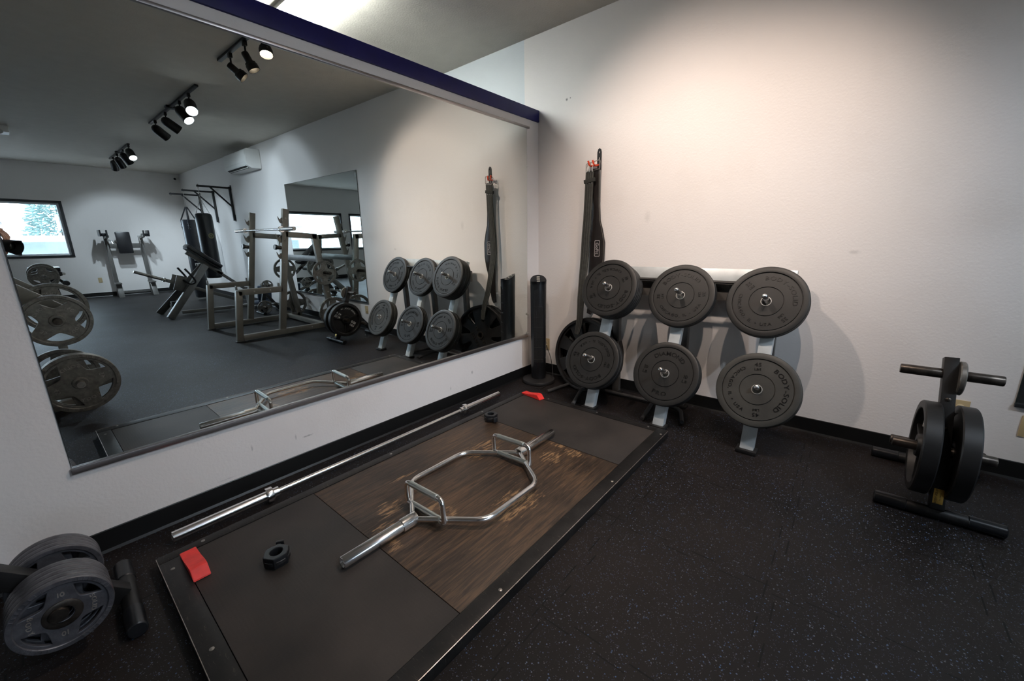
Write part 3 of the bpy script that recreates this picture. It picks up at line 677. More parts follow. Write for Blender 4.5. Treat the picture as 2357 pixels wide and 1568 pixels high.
# ------------------------------------------------------------------ spoked wheel plates leaning on the wall
def wheel(c_, n, spin, label):
    M = frame(c_, n, (0, 0, 1)) @ Mx.Rotation(PI/2+spin, 4, 'Z')
    t = thing('wheel_plate', label, 'weight plate', M=M, group='wagon wheel plates leaning on the wall')
    R_ = .305; loops = [[(R_*math.cos(2*PI*k/72), R_*math.sin(2*PI*k/72)) for k in range(72)], [(.026*math.cos(2*PI*k/24), .026*math.sin(2*PI*k/24)) for k in range(24)]]
    for s_ in range(8):
        a = 2*PI*s_/8; lp = []
        for k in range(7): lp.append((.158+.026*-math.sin(PI*k/6), .024*math.cos(PI*k/6)*-1))
        lp = [(.165-.022*math.cos((k-3)*PI/6), .022*math.sin((k-3)*PI/6)) for k in range(7)]
        lp += [(math.sqrt(.283**2-y*y), y) for y in (.050, .025, 0, -.025, -.050)]
        loops.append([(x*math.cos(a)-y*math.sin(a), x*math.sin(a)+y*math.cos(a)) for x, y in lp])
    obj('disc', MB().fill(loops, .009, M, .002), BLACKP, t)
    obj('rim', MB().lathe([(.296, -.030), (.300, -.032), (.316, -.032), (.320, -.028), (.320, .028), (.316, .032), (.300, .032), (.296, .030), (.296, -.030)], M, 80, caps=False), BLACKP, t)
    obj('hub', MB().lathe([(.026, .012), (.026, .020), (.040, .020), (.042, .017), (.042, .010)], M, 32, caps=False, closed=True), DSTEEL, t)
    tx = MB(); Z = M @ Mx.Translation((0, 0, .0125))
    tx.text('TITAN', Z @ Mx.Translation((0, .085, 0)), .052, .003, 1.2); obj('lettering', tx, DSTEEL, t, smooth=0)
    tx = MB().text('LB', Z @ Mx.Translation((-.085, 0, 0)), .045, .003, 1.1); obj('lettering', tx, DSTEEL, t, smooth=0)
    tx = MB().text('45', Z @ Mx.Translation((.085, 0, 0)), .045, .003, 1.1)
    obj('lettering', tx, DSTEEL, t, smooth=0)
    return t
wheel((.640, -.180, .3165), (-.12, -1, .165), .9, 'front of two large black spoked wheel plates behind the rack')
wheel((.652, -.108, .3165), (-.12, -1, .165), .5, 'rear of two large black spoked wheel plates against the wall')

# grey tube stand on the floor behind the rack
t = thing('bar_stand', 'low grey bent-tube floor stand lying behind the plate rack', 'floor stand', (1.0, -.3, 0))
obj('frame', MB().tube([(.441, -.475, .017), (.520, -.195, .030), (.66, -.180, .030), (1.42, -.185, .030), (1.50, -.22, .03), (1.566, -.40, .017)], .0145, 10, fillet=.05), GREYPL, t)
obj('leg', MB().tube([(.770, -.585, .016), (.700, -.34, .05), (.66, -.18, .034)], .0145, 10, fillet=.04), GREYPL, t)
obj('leg', MB().tube([(1.318, -.514, .016), (1.30, -.32, .045), (1.27, -.185, .034)], .0145, 10, fillet=.04), GREYPL, t)

# ------------------------------------------------------------------ tower fan with cord, outlets
def rrect(wd, hg, r, n=5):
    out = []
    for cx, cy, a0 in ((wd/2-r, hg/2-r, 0), (-wd/2+r, hg/2-r, PI/2), (-wd/2+r, -hg/2+r, PI), (wd/2-r, -hg/2+r, 1.5*PI)):
        for k in range(n+1): a = a0+PI/2*k/n; out.append((cx+r*math.cos(a), cy+r*math.sin(a)))
    return out
FX, FY = .190, -.262
fd = unit((CX-FX, CY-FY, 0)); fd = unit((.62, -.78, 0))
t = thing('tower_fan', 'black tower fan standing on a round base in the corner', 'fan', (FX, FY, 0))
FM = frame((FX, FY, 0), (0, 0, 1), fd)       # local x = fan front
obj('base', MB().lathe([(.150, .0), (.155, .004), (.155, .022), (.150, .030), (.11, .036), (.07, .04), (0, .04)], FM, 56), PLASTM, t)
def dsec(k, r=.0725): return [(r*math.cos(a)*(1.0 if math.cos(a) < 0 else .92)*k, r*math.sin(a)*k) for a in [2*PI*i/40 for i in range(40)]]
sec = [(.04, .93), (.10, .95), (.60, .985), (.905, 1.0), (.93, 1.0)]
mb = MB(); mb.strip([[FM @ V((x, y, z)) for x, y in dsec(k)+dsec(k)[:1]] for z, k in sec]); mb.bm.faces.new([mb.bm.verts.new(FM @ V((x, y, .93))) for x, y in dsec(1.)])
obj('body', mb, PLAST, t, smooth=50)
mb = MB(); rows = []
for z, k in ((.925, 1.012), (.950, 1.012)): rows.append([FM @ V((x, y, z)) for x, y in dsec(k)+dsec(k)[:1]])
top = lambda x, y: .995 - .62*(x-(-.07))            # sloped control panel facing forward
rows.append([FM @ V((x, y, top(x, y)+.004)) for x, y in dsec(1.012)+dsec(1.)[:1]])
mb.strip(rows); mb.bm.faces.new([mb.bm.verts.new(FM @ V((x, y, top(x, y)+.004))) for x, y in dsec(1.012)])
cap = obj('control_top', mb, PLAST, t, smooth=50)
pm = mat('pale_button', (.62, .58, .5), .4)
for k in range(4):
    x = .04-.026*k
    obj('button', MB().box((x, 0, top(x, 0)+.0075), (.010, .028, .008), rot=(0, math.atan(.62), 0), bev=.002, M=FM), pm, cap)
# grille: near-black arched sheet painting the hollow's shade, with vertical bars and cross ribs
gp = MB(); bars = MB()
GR = .0700
def gpt(a, z, r): return FM @ V((r*math.cos(a)*.92*.99, r*math.sin(a)*.99, z))
for i in range(13):
    a = -.62+1.24*i/12; top_ = .84+.045*math.sqrt(max(0, 1-(a/.68)**2))
    bars.tube([gpt(a, .20, GR+.0026), gpt(a, top_, GR+.0036)], .0013, 6)
for z in (.23, .345, .44, .535, .63, .725, .805): bars.tube([gpt(-.64+1.28*i/10, z, GR+.0046) for i in range(11)], .0016, 6)
gp.strip([[gpt(-.64+1.28*i/14, .20 if r == 0 else .20+(.635+.055*math.sqrt(max(0, 1-((-.64+1.28*i/14)/.66)**2)))*r, GR+.0024) for i in range(15)] for r in (0, .5, 1)])
obj('grille_shade_sheet', gp, mat('fan_hollow_shade', (.002, .002, .002), .9), t); obj('grille', bars, PLASTM, t)
t2 = MB().tube([(.105, -.012, .29), (.125, -.03, .27), (.19, -.06, .19), (.235, -.09, .08), (.285, -.16, .012), (.33, -.30, .004), (.335, -.42, .004), (.29, -.44, .004), (.262, -.428, .005)], .0034, 8, fillet=.05)
single('power_cord', t2, PLASTM, 'thin black fan cord running from the corner outlet to the floor', 'cord', loc=(.25, -.2, 0))
def outlet(cx, cz, ax, pos, label, recept=True):
    if ax == 'y': M = Mx(((1, 0, 0, cx), (0, 0, -1, pos), (0, 1, 0, cz), (0, 0, 0, 1)))       # on back wall, facing -y
    else: M = Mx(((0, 0, -1, pos), (-1, 0, 0, cx), (0, 1, 0, cz), (0, 0, 0, 1)))              # on far wall, facing -x
    t = thing('wall_outlet', label, 'outlet', M=M)
    obj('cover_plate', MB().box((0, 0, .003), (.071, .116, .006), bev=.002, M=M), IVORY, t)
    for s_ in (-1, 1):
        r = obj('receptacle', MB().lathe([(.0165, .005), (.0165, .0078), (.0155, .0085), (0, .0085)], M @ Mx.Translation((0, s_*.0195, 0)), 20), mat('ivory_socket', (.60, .50, .31), .35), t)
        obj('slot', MB().box((-.006, s_*.0195+.003, .0086), (.002, .008, .001), M=M).box((.006, s_*.0195+.003, .0086), (.002, .007, .001), M=M).box((0, s_*.0195-.007, .0086), (.004, .004, .001), M=M), BASEB, r)
    obj('screw', MB().lathe([(.003, .005), (.003, .0072), (0, .0075)], M, 10), STEEL, t)
    return t
outlet(.100, .30, 'y', 0, 'ivory wall outlet beside the tower fan in the corner')
outlet(2.925, .335, 'y', 0, 'ivory wall outlet behind the black plate tree')
outlet(3.185, .305, 'y', 0, 'ivory wall outlet under the corner of the smaller mirror')
outlet(-1.966, .40, 'x', XF, 'ivory wall outlet low on the far wall by the knee raise station')

# ------------------------------------------------------------------ weightlifting belt on its hook
t = thing('wall_hook', 'black wall plate with two orange coated hooks above the plates', 'hook', (.63, 0, 1.97))
hk = [(-.014, -.085), (.014, -.085), (.018, -.02), (.018, .05), (.012, .072), (0, .080), (-.012, .072), (-.018, .05), (-.018, -.02)]
HM = Mx(((1, 0, 0, .627), (0, 0, -1, 0), (0, 1, 0, 1.950), (0, 0, 0, 1)))
obj('plate', MB().fill([hk, [(.006*math.cos(a), .052+.012*math.sin(a)) for a in [2*PI*k/12 for k in range(12)]], [(.006*math.cos(a), .004+.012*math.sin(a)) for a in [2*PI*k/12 for k in range(12)]]], .003, HM @ Mx.Translation((0, 0, .004)), .001), BLACKP, t)
for dx in (-.045, -.004):
    obj('hook', MB().tube([(.622+dx*.4, -.006, 1.905), (.615+dx, -.035, 1.895), (.612+dx, -.060, 1.900), (.612+dx-.008, -.068, 1.935)], .0075, 10, fillet=.015), ORANGE, t, 'orange coated hook')
t = thing('lifting_belt', 'black leather and grey suede lifting belt hanging buckle-up from the wall hook', 'belt', (.60, -.03, 1.2))
# front: narrow suede tongue strap; rear: wide padded back panel and second end
def ribbon(spine, wd, thick):
    """spine: list of (x,y,z), wd: widths; the face looks along -y; returns MB"""
    mb = MB(); rows = []
    for i, p in enumerate(spine):
        p = V(p); a = V(spine[max(i-1, 0)]); b = V(spine[min(i+1, len(spine)-1)]); d = (b-a).normalized()
        sx = V((-d.z, 0, d.x)); sx = sx if sx.x > 0 else -sx; sx.normalize()
        nn = d.cross(sx).normalized(); nn = nn if nn.y < 0 else -nn
        h = wd[i]/2
        rows.append([p-sx*h, p-sx*h+nn*thick, p-sx*h*.96+nn*(thick+.0012), p+nn*(thick+.002), p+sx*h*.96+nn*(thick+.0012), p+sx*h+nn*thick, p+sx*h, p-sx*h])
    mb.strip(rows); mb.bm.faces.new([mb.bm.verts.new(q) for q in rows[0][:-1]]); mb.bm.faces.new([mb.bm.verts.new(q) for q in rows[-1][:-1]])
    return mb
fs_ = [(.577, -.062, 1.85), (.575, -.066, 1.74), (.571, -.066, 1.62), (.563, -.062, 1.48), (.551, -.058, 1.33), (.545, -.058, 1.18), (.547, -.074, 1.08), (.550, -.095, .98), (.555, -.115, .88), (.561, -.138, .79), (.571, -.160, .705), (.580, -.180, .635), (.581, -.195, .575), (.573, -.208, .515), (.571, -.210, .500)]
fw_ = [.075, .075, .075, .075, .077, .077, .075, .072, .070, .066, .062, .060, .058, .052, .036]
obj('front_strap', ribbon(fs_, fw_, .007), SUEDE, t)
st = MB()
for off in (-.42, -.14, .14, .42): st.tube([(p[0]+off*w_, p[1]-.0082, p[2]) for p, w_ in zip(fs_, fw_)], .0009, 5)
obj('stitching', st, STITCH, t)
bs_ = [(.622, -.034, 1.872), (.622, -.026, 1.70), (.622, -.020, 1.58), (.624, -.017, 1.46), (.632, -.016, 1.38), (.640, -.015, 1.28), (.640, -.015, 1.14), (.630, -.014, 1.05), (.618, -.014, .97), (.612, -.014, .88), (.604, -.014, .78), (.590, -.015, .70), (.575, -.015, .655)]
bw_ = [.062, .062, .064, .080, .112, .140, .140, .128, .105, .085, .072, .060, .040]
bp_ = obj('back_panel', ribbon(bs_, bw_, .009), LEATHER, t, 'wide black leather back panel')
st = MB(); st.tube([(p[0]+w_*.45, p[1]-.0115, p[2]) for p, w_ in zip(bs_, bw_)], .0014, 5)
obj('edge_stitching', st, STITCH, t)
LM = Mx(((0, -1, 0, .640), (0, 0, -1, -.0265), (-1, 0, 0, 1.235), (0, 0, 0, 1))) 
LM = Mx(((0, 1, 0, .642), (0, 0, -1, -.0262), (-1, 0, 0, 1.23), (0, 0, 0, 1)))
lg = MB().text('GoFit', LM, .040, .002, 1.0, .10)
lg.fill([[(x, y) for x, y in rrect(.135, .050, .008)], [(x, y) for x, y in rrect(.127, .042, .006)]], .0008, LM)
obj('logo_patch', lg, mat('silver_print', (.55, .50, .47), .4, metal=.4), bp_)
obj('keeper_loop', MB().beam((.528, -.070, 1.772), (.628, -.072, 1.786), .030, .020, side=(0, 0, 1), bev=.003), SUEDE, t)
bk = MB().tube([(.536, -.062, 1.850), (.538, -.060, 1.915), (.655, -.045, 1.935), (.655, -.047, 1.865)], .0035, 8, closed=True, fillet=.012)
obj('buckle', bk, STEEL, t, 'steel roller buckle')
pr_ = MB()
for dx in (.556, .582, .610): pr_.tube([(dx, -.052, 1.925), (dx-.004, -.078, 1.88), (dx-.006, -.078, 1.845)], .0026, 6)
obj('prong', pr_, STEEL, t)
ey = MB()
for z in (1.76, 1.855):
    for dx in (.552, .577, .603): ey.lathe([(.0028, 0), (.0062, .0), (.0062, .0018), (.0028, .0018)], frame((dx, -.0735, z), (0, -1, 0)), 12, closed=True)
obj('eyelet', ey, STEEL, t)

# ------------------------------------------------------------------ plate trees
def plate_tree(label, M, ms=BLACKP, fy=.285, ax=0., ay=-.045, h=.72, rz=.46, pegz=(.30,), plen=.172, rpegs=((.05, .22),)):
    """A-frame: feet run along local x; front leg rises from y=-fy to the apex, rear leg meets it at height rz"""
    t = thing('plate_tree', label, 'weight rack', M=M)
    P = lambda x, y, z: M @ V((x, y, z)); X = (M.to_3x3() @ V((1, 0, 0))).normalized()
    a, b = V((0, -fy+.01, .045)), V((ax, ay, h))
    on = lambda z: a+(b-a)*((z-a.z)/(b.z-a.z))
    obj('front_leg', MB().beam(P(*a), P(*b), .050, .058, side=X, bev=.003), ms, t)
    q = on(rz)
    obj('rear_leg', MB().beam(P(0, fy-.01, .045), P(q.x, q.y+.04, q.z), .045, .050, side=X, bev=.003), ms, t)
    for y in (-fy, fy):
        f = obj('foot_tube', MB().cyl(P(-.215, y, .028), P(.215, y, .028), .0265, seg=24, bev=.003), ms, t)
        for s_ in (-1, 1): obj('sleeve_cap', MB().cyl(P(s_*.10, y, .029), P(s_*.218, y, .029), .029, seg=24, bev=.004), PLAST, f)
    pts = [on(z) for z in pegz] + [on(h-.075)]
    for y, z in rpegs: pts.append(V((0, y, z)))
    for p in pts:
        for s_ in (-1, 1):
            obj('peg', MB().lathe([(.0225, 0), (.0235, .003), (.0235, plen-.004), (.0215, plen), (.0, plen)], frame(P(p.x+s_*.022, p.y, p.z), X*s_), 22), DSTEEL, t)
    dn = V((0, -(b.z-a.z), (b.y-a.y))).normalized()
    for z in (.40, .53):
        p = on(z)+dn*.029
        obj('bolt', MB().lathe([(.009, 0), (.009, .004), (.005, .007), (0, .007)], frame(P(*p), M.to_3x3() @ dn), 12), DSTEEL, t)
    return t
TM_ = Mx.Translation((2.815, -.415, 0)) @ Mx.Rotation(-.0, 4, 'Z')
rt = plate_tree('black A-frame plate tree near the back wall carrying two thick plates', TM_, ax=-.035, plen=.150)
# maker's foil label near the foot of the front leg
n_ = unit((0, -.675, .23)); d_ = unit((0, .23, .675))
LBL = Mx(((1, 0, 0, 2.815), (0, d_.y, n_.y, 0), (0, d_.z, n_.z, 0), (0, 0, 0, 1)))
pc = V((2.812, -.415-.275, .045))+d_*.060+n_*.0295; LBL.translation = pc
lb = obj('maker_label', MB().box((0, 0, .0006), (.034, .068, .0012), M=LBL, bev=.0004), GOLD, rt, 'gold foil label')
obj('label_print', MB().text('BODY-SOLID', LBL @ Mx.Translation((-.008, 0, .0014)) @ Mx.Rotation(PI/2, 4, 'Z'), .0105, .0004, 1.0).text('THE EXERCISE', LBL @ Mx.Translation((.006, 0, .0014)) @ Mx.Rotation(PI/2, 4, 'Z'), .005, .0004), BASEB, lb, smooth=0)

def deep_plate(M, label, text=True):
    """thick cast 100 pound plate, +Z face with rim, recess and ribs"""
    t = thing('iron_plate', label, 'weight plate', M=M, group='thick black plates on the tree')
    h = .031; R_ = .2225
    pr = [(.0255, -h*.7), (.0255, h*.85), (.052, h*.85), (.056, h*.6), (.060, -.002), (.178, -.002), (.184, h*.9), (.188, h), (R_-.005, h), (R_, h-.005), (R_, -h+.005), (R_-.005, -h), (.188, -h), (.182, -h*.75), (.06, -h*.7)]
    obj('body', MB().lathe(pr, M, 72, closed=True), BLACKP, t, smooth=30)
    for a in (.25, PI-.25, -PI/2+.15): obj('rib', MB().box((.120, 0, .006), (.125, .016, .020), bev=.004, M=M @ Mx.Rotation(a, 4, 'Z')), BLACKP, t)
    if text:
        Z = M @ Mx.Translation((0, 0, -.0012)); tx = MB()
        A = Z @ Mx.Rotation(.65, 4, 'Z')
        tx.text('100', A @ Mx.Translation((-.118, .020, 0)), .048, .003, 1.15).text('LBS', A @ Mx.Translation((-.118, -.024, 0)), .036, .003, 1.15)
        obj('lettering', tx, WHITEL, t, 'white painted lettering', smooth=0); tx = MB()
        tx.text('KG', A @ Mx.Translation((.118, -.020, 0)), .048, .003, 1.15).text('45.4', A @ Mx.Translation((.118, .024, 0)), .034, .003, 1.15)
        obj('lettering', tx, WHITEL, t, 'white painted lettering', smooth=0); tx = MB()
        tx.arc('WIDE-TOOL LB', Z, .150, PI/2+.45, .027, .003, 1.1)
        obj('lettering', tx, WHITEL, t, 'white painted lettering', smooth=0)
    return t
def sideM(p, s_): return frame(p, (s_, 0, 0), (0, 0, 1)) @ Mx.Rotation(PI/2, 4, 'Z')
def sideM(p, s_):
    # plate standing upright: face looks along s_*x, local y is up
    z = V((s_, 0, 0)); y = V((0, 0, 1)); x = y.cross(z)
    return Mx(((x.x, y.x, z.x, p[0]), (x.y, y.y, z.y, p[1]), (x.z, y.z, z.z, p[2]), (0, 0, 0, 1)))
deep_plate(sideM((2.742, -.583, .297), -1), 'thick black 100 pound plate on the near mirror side of the plate tree')
deep_plate(sideM((2.860, -.583, .297), 1), 'thick black 100 pound plate on the right side of the plate tree')
def small_plate(M, R_, th, m, label, group=None, name='iron_plate'):
    t = thing(name, label, 'weight plate', M=M, group=group); h = th/2
    obj('body', MB().lathe([(.0255, -h), (.0255, h), (.036, h), (.038, h*.5), (R_-.022, h*.5), (R_-.018, h), (R_-.004, h), (R_, h-.004), (R_, -h+.004), (R_-.004, -h), (R_-.02, -h)], M, 48, closed=True), m, t, smooth=30)
    return t
small_plate(sideM((2.820, -.486, .632), 1), .080, .022, IRON, 'small worn grey iron plate on the top peg of the plate tree')

def grip_plate(R_, th, txt, label, M, m=IRON, mt=None, group=None):
    """four-grip hammertone plate"""
    t = thing('iron_plate', label, 'weight plate', M=M, group=group); h = th/2
    loops = [[(R_*.985*math.cos(2*PI*k/72), R_*.985*math.sin(2*PI*k/72)) for k in range(72)], [(.0265*math.cos(2*PI*k/24), .0265*math.sin(2*PI*k/24)) for k in range(24)]]
    for q in range(4):
        a0 = PI/4+q*PI/2; lp = []
        for k in range(9): a = a0-.52+1.04*k/8; lp.append((R_*.81*math.cos(a), R_*.81*math.sin(a)))
        for k in range(1, 8):
            f = k/8; a = a0+.52-1.04*f; rr = .81-.34*math.sin(PI*f)**.75; lp.append((R_*rr*math.cos(a), R_*rr*math.sin(a)))
        loops.append(lp)
    obj('web', MB().fill(loops, h*.35, M, .0025), m, t)
    obj('hub', MB().lathe([(.0262, -h*.9), (.0262, h*.9), (.040, h*.9), (.045, h*.7), (.047, h*.35), (.047, -h*.9)], M, 40, closed=True), DSTEEL if m is IRONB else m, t, smooth=30)
    rb = MB().lathe([(R_*.855, -h*.35), (R_*.865, h*.8), (R_*.885, h), (R_*.985, h), (R_, h*.75), (R_, -h*.75), (R_*.985, -h), (R_*.885, -h), (R_*.865, -h*.8)], M, 72, closed=True)
    for q in range(4):
        for k in range(8):
            a = PI/4+q*PI/2-.42+.84*k/7; rb.box((R_*.925, 0, h*.98), (R_*.085, R_*.030, .004), bev=.0012, M=M @ Mx.Rotation(a, 4, 'Z'))
    obj('rim', rb, m, t, smooth=30)
    if txt:
        tx = MB(); Z = M @ Mx.Translation((0, 0, h*.35+.0028)); s_ = R_*.14
        for q in [tx.arc('SOLID', Z, R_*.60, PI/2, s_, .003, 1.15, .2), MB().arc('BODY', Z, R_*.60, -PI/2, s_, .003, 1.15, .2, inward=True)] + [MB().text(txt, Z @ Mx.Rotation(-sg*PI/2, 4, 'Z') @ Mx.Translation((0, R_*.58, 0)), s_*1.25, .003, 1.1) for sg in (-1, 1)]:
            obj('lettering', q, mt or IRONLT, t, smooth=0)
    return t

# left tree with ten pound plates, partly outside the frame
LT = Mx.Translation((.427, -3.95, 0)) @ Mx.Rotation(PI-.03, 4, 'Z')
plate_tree('black plate tree by the mirror wall loaded with small grip plates', LT, fy=.745, ay=-.03, h=.76, rz=.70, pegz=(.190, .44), plen=.160, rpegs=((.50, .19),))
LX = (LT.to_3x3() @ V((1, 0, 0)))
lc = LT @ V((0, -.735+.705*(.190-.045)/(.76-.045), .184))
R10 = .117
src = None
words = ['outermost', 'second', 'third', 'fourth', 'innermost']
def spinM(p, n, spin):
    z = unit(n); y = V((0, 0, 1)); y = (y-z*y.dot(z)).normalized(); x = y.cross(z)
    return Mx(((x.x, y.x, z.x, p[0]), (x.y, y.y, z.y, p[1]), (x.z, y.z, z.z, p[2]), (0, 0, 0, 1))) @ Mx.Rotation(spin, 4, 'Z')
def grip_stack(center, n, offs, R_, th, txt, labels, group, m, spin0, mt=None):
    first = None
    for k, (o, lab) in enumerate(zip(offs, labels)):
        M = spinM(V(center)+V(n)*o, n, spin0+k*1.3)
        if first is None: first = grip_plate(R_, th, txt, lab, M, m, mt, group)
        else: dup(first, M, lab, group, skip=('lettering',))
EAST = V((1, .02, 0)).normalized()
grip_stack(lc, EAST, [.164, .138, .112, .086, .060], R10, .024, '10', [f'{w_} grey ten pound grip plate on the near peg of the left tree' for w_ in words], 'ten pound plates on the near side of the left tree', IRONB, -PI/2-.12, IRONLT)
grip_stack(lc, -EAST, [.135, .109, .083, .057], R10, .024, '10', [f'{w_} grey ten pound grip plate on the wall side of the left tree' for w_ in ('outermost', 'second', 'third', 'innermost')], 'ten pound plates on the wall side of the left tree', IRONB, .8, IRONLT)
#SECTION2
# ------------------------------------------------------------------ squat rack along the back wall
t = thing('squat_rack', 'grey steel squat rack standing in front of the smaller mirror', 'squat rack', (4.48, -.85, 0))
fr_ = []
for x, o_ in ((3.865, -1), (5.10, 1)):
    up0, up1 = V((x, -.955, .085)), V((x, -.695, 1.745))
    sd = (1, 0, 0)
    obj('upright', MB().beam(up0, up1, .062, .082, side=sd), TAUPE, t)
    obj('base_rail', MB().beam((x, -1.46, .048), (x, -.18, .048), .062, .075, side=sd), TAUPE, t)
    obj('front_post', MB().beam((x, -1.505, .012), (x, -1.425, .675), .062, .075, side=sd), TAUPE, t)
    s_ = obj('spotter_arm', MB().beam((x, -1.435, .655), (x, -.885, .655), .062, .078, side=sd), TAUPE, t)
    obj('arm_stop', MB().beam((x, -1.445, .69), (x, -1.445, .745), .05, .014, side=sd, bev=.002).beam((x, -.925, .69), (x, -.925, .745), .05, .014, side=sd, bev=.002), TAUPE, s_)
    obj('top_beam', MB().beam((x, -.745, 1.405), (x, -.315, 1.375), .062, .078, side=sd), TAUPE, t)
    obj('slanted_leg', MB().beam((x, -.345, 1.41), (x, -.185, .02), .062, .078, side=sd), TAUPE, t)
    ft_ = MB()
    for y in (-1.505, -.19): ft_.box((x, y, .007), (.085, .10, .014), bev=.004)
    obj('foot_cap', ft_, PLASTM, t)
    dv = (up1-up0).normalized(); fn = V((0, -dv.z, dv.y))
    for z in (1.58, 1.33, 1.10):
        p = up0+dv*((z-.085)/dv.z)
        hk_ = [(.0, -.06), (.035, -.055), (.06, -.02), (.085, .035), (.10, .085), (.088, .075), (.066, .04), (.05, .028), (.034, .036), (.025, .06), (.0, .07)]
        HM_ = Mx(((0, 0, 1, x-.006), (fn.y, dv.y, 0, p.y+fn.y*.038), (fn.z, dv.z, 0, p.z+fn.z*.038), (0, 0, 0, 1)))
        if z < 1.2 or z > 1.5: obj('bar_hook', MB().prism([(a*.62, b*.62) for a, b in hk_], .012, HM_), TAUPE, t)
        else: obj('bar_hook', MB().prism([(a*.8, b*.8) for a, b in hk_], .012, HM_), TAUPE, t)
    bl = MB()
    for y, z in ((-.72, 1.62), (-.77, 1.33), (-.82, 1.02), (-1.05, .655), (-1.25, .655), (-.30, 1.05), (-.24, .55), (-.55, .05), (-.3, .05)):
        bl.lathe([(.011, 0), (.011, .004), (.006, .008), (0, .008)], frame((x+o_*.030, y, z), (o_, 0, 0)), 12)
    obj('bolt_head', bl, STEEL, t)
    pc_ = obj('plate_peg', MB().lathe([(.0235, 0), (.0235, .235), (.021, .24), (0, .24)], frame((x+o_*.03, -.285, .845), (o_, 0, 0)), 20), DSTEEL, t)
    obj('plate_peg', MB().lathe([(.0235, 0), (.0235, .20), (.021, .205), (0, .205)], frame((x+o_*.03, -.215, .245), (o_, 0, 0)), 20), DSTEEL, t)
    # adjustable bar pad: padded roller with a locking ring
    p = up0+dv*((1.215-.085)/dv.z); q = p+fn*.04
    r_ = obj('roller_holder', MB().cyl(q, q+fn*.085, .027, seg=18, bev=.003), DSTEEL, t)
    obj('locking_ring', MB().lathe([(.030, .06), (.036, .06), (.036, .088), (.030, .088)], frame(q, fn), 20, closed=True), PLAST, r_)
obj('cross_beam', MB().beam((3.885, -.29, 1.045), (5.08, -.29, 1.045), .085, .055, side=(0, 0, 1)), GREYP, t)
obj('base_cross_beam', MB().beam((3.885, -.36, .055), (5.08, -.36, .055), .06, .06, side=(0, 0, 1)), TAUPE, t)
barbell((3.317, -.840, 1.4705), (1, 0, 0), 2.15, 'chrome barbell racked across the squat rack uprights')
grip_plate(.180, .030, '35', 'grey thirty five pound grip plate high on the near side of the squat rack', sideM((3.79, -.285, .843), -1), IRON)
grip_plate(.2225, .034, '45', 'grey forty five pound grip plate low on the near side of the squat rack', sideM((3.78, -.215, .243), -1), IRON)
grip_plate(.180, .030, '35', 'grey thirty five pound grip plate high on the far side of the squat rack', sideM((5.20, -.285, .843), 1), IRON)
grip_plate(.2225, .034, '45', 'grey forty five pound grip plate low on the far side of the squat rack', sideM((5.20, -.215, .243), 1), IRON)

# ------------------------------------------------------------------ chest supported row machine
t = thing('row_machine', 'grey chest supported row machine with black pad beyond the squat rack', 'row machine', (7.0, -1.1, 0))
obj('leg', MB().beam((6.62, -1.70, .02), (6.93, -.985, .88), .060, .105, side=(1, -.2, 0)), GREYP, t)
obj('leg', MB().beam((7.42, -1.70, .02), (7.07, -.985, .88), .060, .105, side=(1, .2, 0)), GREYP, t)
obj('foot_plate', MB().beam((6.72, -1.53, .16), (7.32, -1.53, .16), .045, .045, side=(0, 0, 1)), STEEL, t)
obj('foot_block', MB().box((7.0, -1.545, .22), (.10, .07, .10), bev=.01), PLASTM, t)
obj('pad_support', MB().beam((7.0, -1.22, 1.12), (7.0, -.72, .70), .05, .06), GREYP, t)
dvp = unit((0, .46, -.40)); nvp = unit((0, -.40, -.46))*-1
pm_ = frame(V((7.0, -1.02, .985))+nvp*.07, nvp, (1, 0, 0))
obj('chest_pad', MB().box((0, 0, 0), (.30, .62, .075), bev=.022, M=pm_), VINYL, t)
obj('pad_board', MB().box((0, 0, -.045), (.27, .58, .02), bev=.004, M=pm_), PLASTM, t)
obj('rear_strut', MB().beam((7.0, -.80, .76), (7.0, -.33, .34), .05, .05), GREYP, t)
obj('rear_post', MB().beam((7.0, -.35, .02), (7.0, -.35, .42), .06, .06), GREYP, t)
obj('base_tube', MB().beam((7.0, -1.45, .055), (7.0, -.32, .045), .055, .055), GREYP, t)
obj('base_foot', MB().beam((6.70, -.33, .03), (7.30, -.33, .03), .05, .05, side=(0, 0, 1)), GREYP, t)
lv0, lv1 = V((7.0, -1.985, .825)), V((7.0, -.45, .15))
ld = (lv1-lv0).normalized()
lv = obj('lever_arm', MB().beam(lv0+ld*.40, lv1, .05, .06), GREYP, t)
obj('weight_sleeve', MB().lathe([(.018, 0), (.025, .003), (.025, .40), (.040, .40), (.040, .425), (.025, .43)], frame(lv0, ld), 24), STEEL, lv)
hb = lv0+ld*.62
for x in (6.84, 7.16): obj('handle_bracket', MB().beam(V((x, hb.y-.05, hb.z-.11)), V((x, hb.y+.04, hb.z+.14)), .014, .15, side=(1, 0, 0), bev=.003), GREYP, t)
obj('bracket_bar', MB().cyl((6.84, hb.y-.02, hb.z-.07), (7.16, hb.y-.02, hb.z-.07), .018), CHROME, t)
for x in (6.80, 7.20):
    s_ = -1 if x < 7 else 1
    obj('handle', MB().tube([(x, hb.y+.04, hb.z+.08), (x+s_*.04, hb.y+.12, hb.z-.01), (x+s_*.06, hb.y+.21, hb.z+.02), (x+s_*.06, hb.y+.17, hb.z+.12), (x+s_*.05, hb.y+.08, hb.z+.27)], .0165, 10, fillet=.05), PLASTM, t)

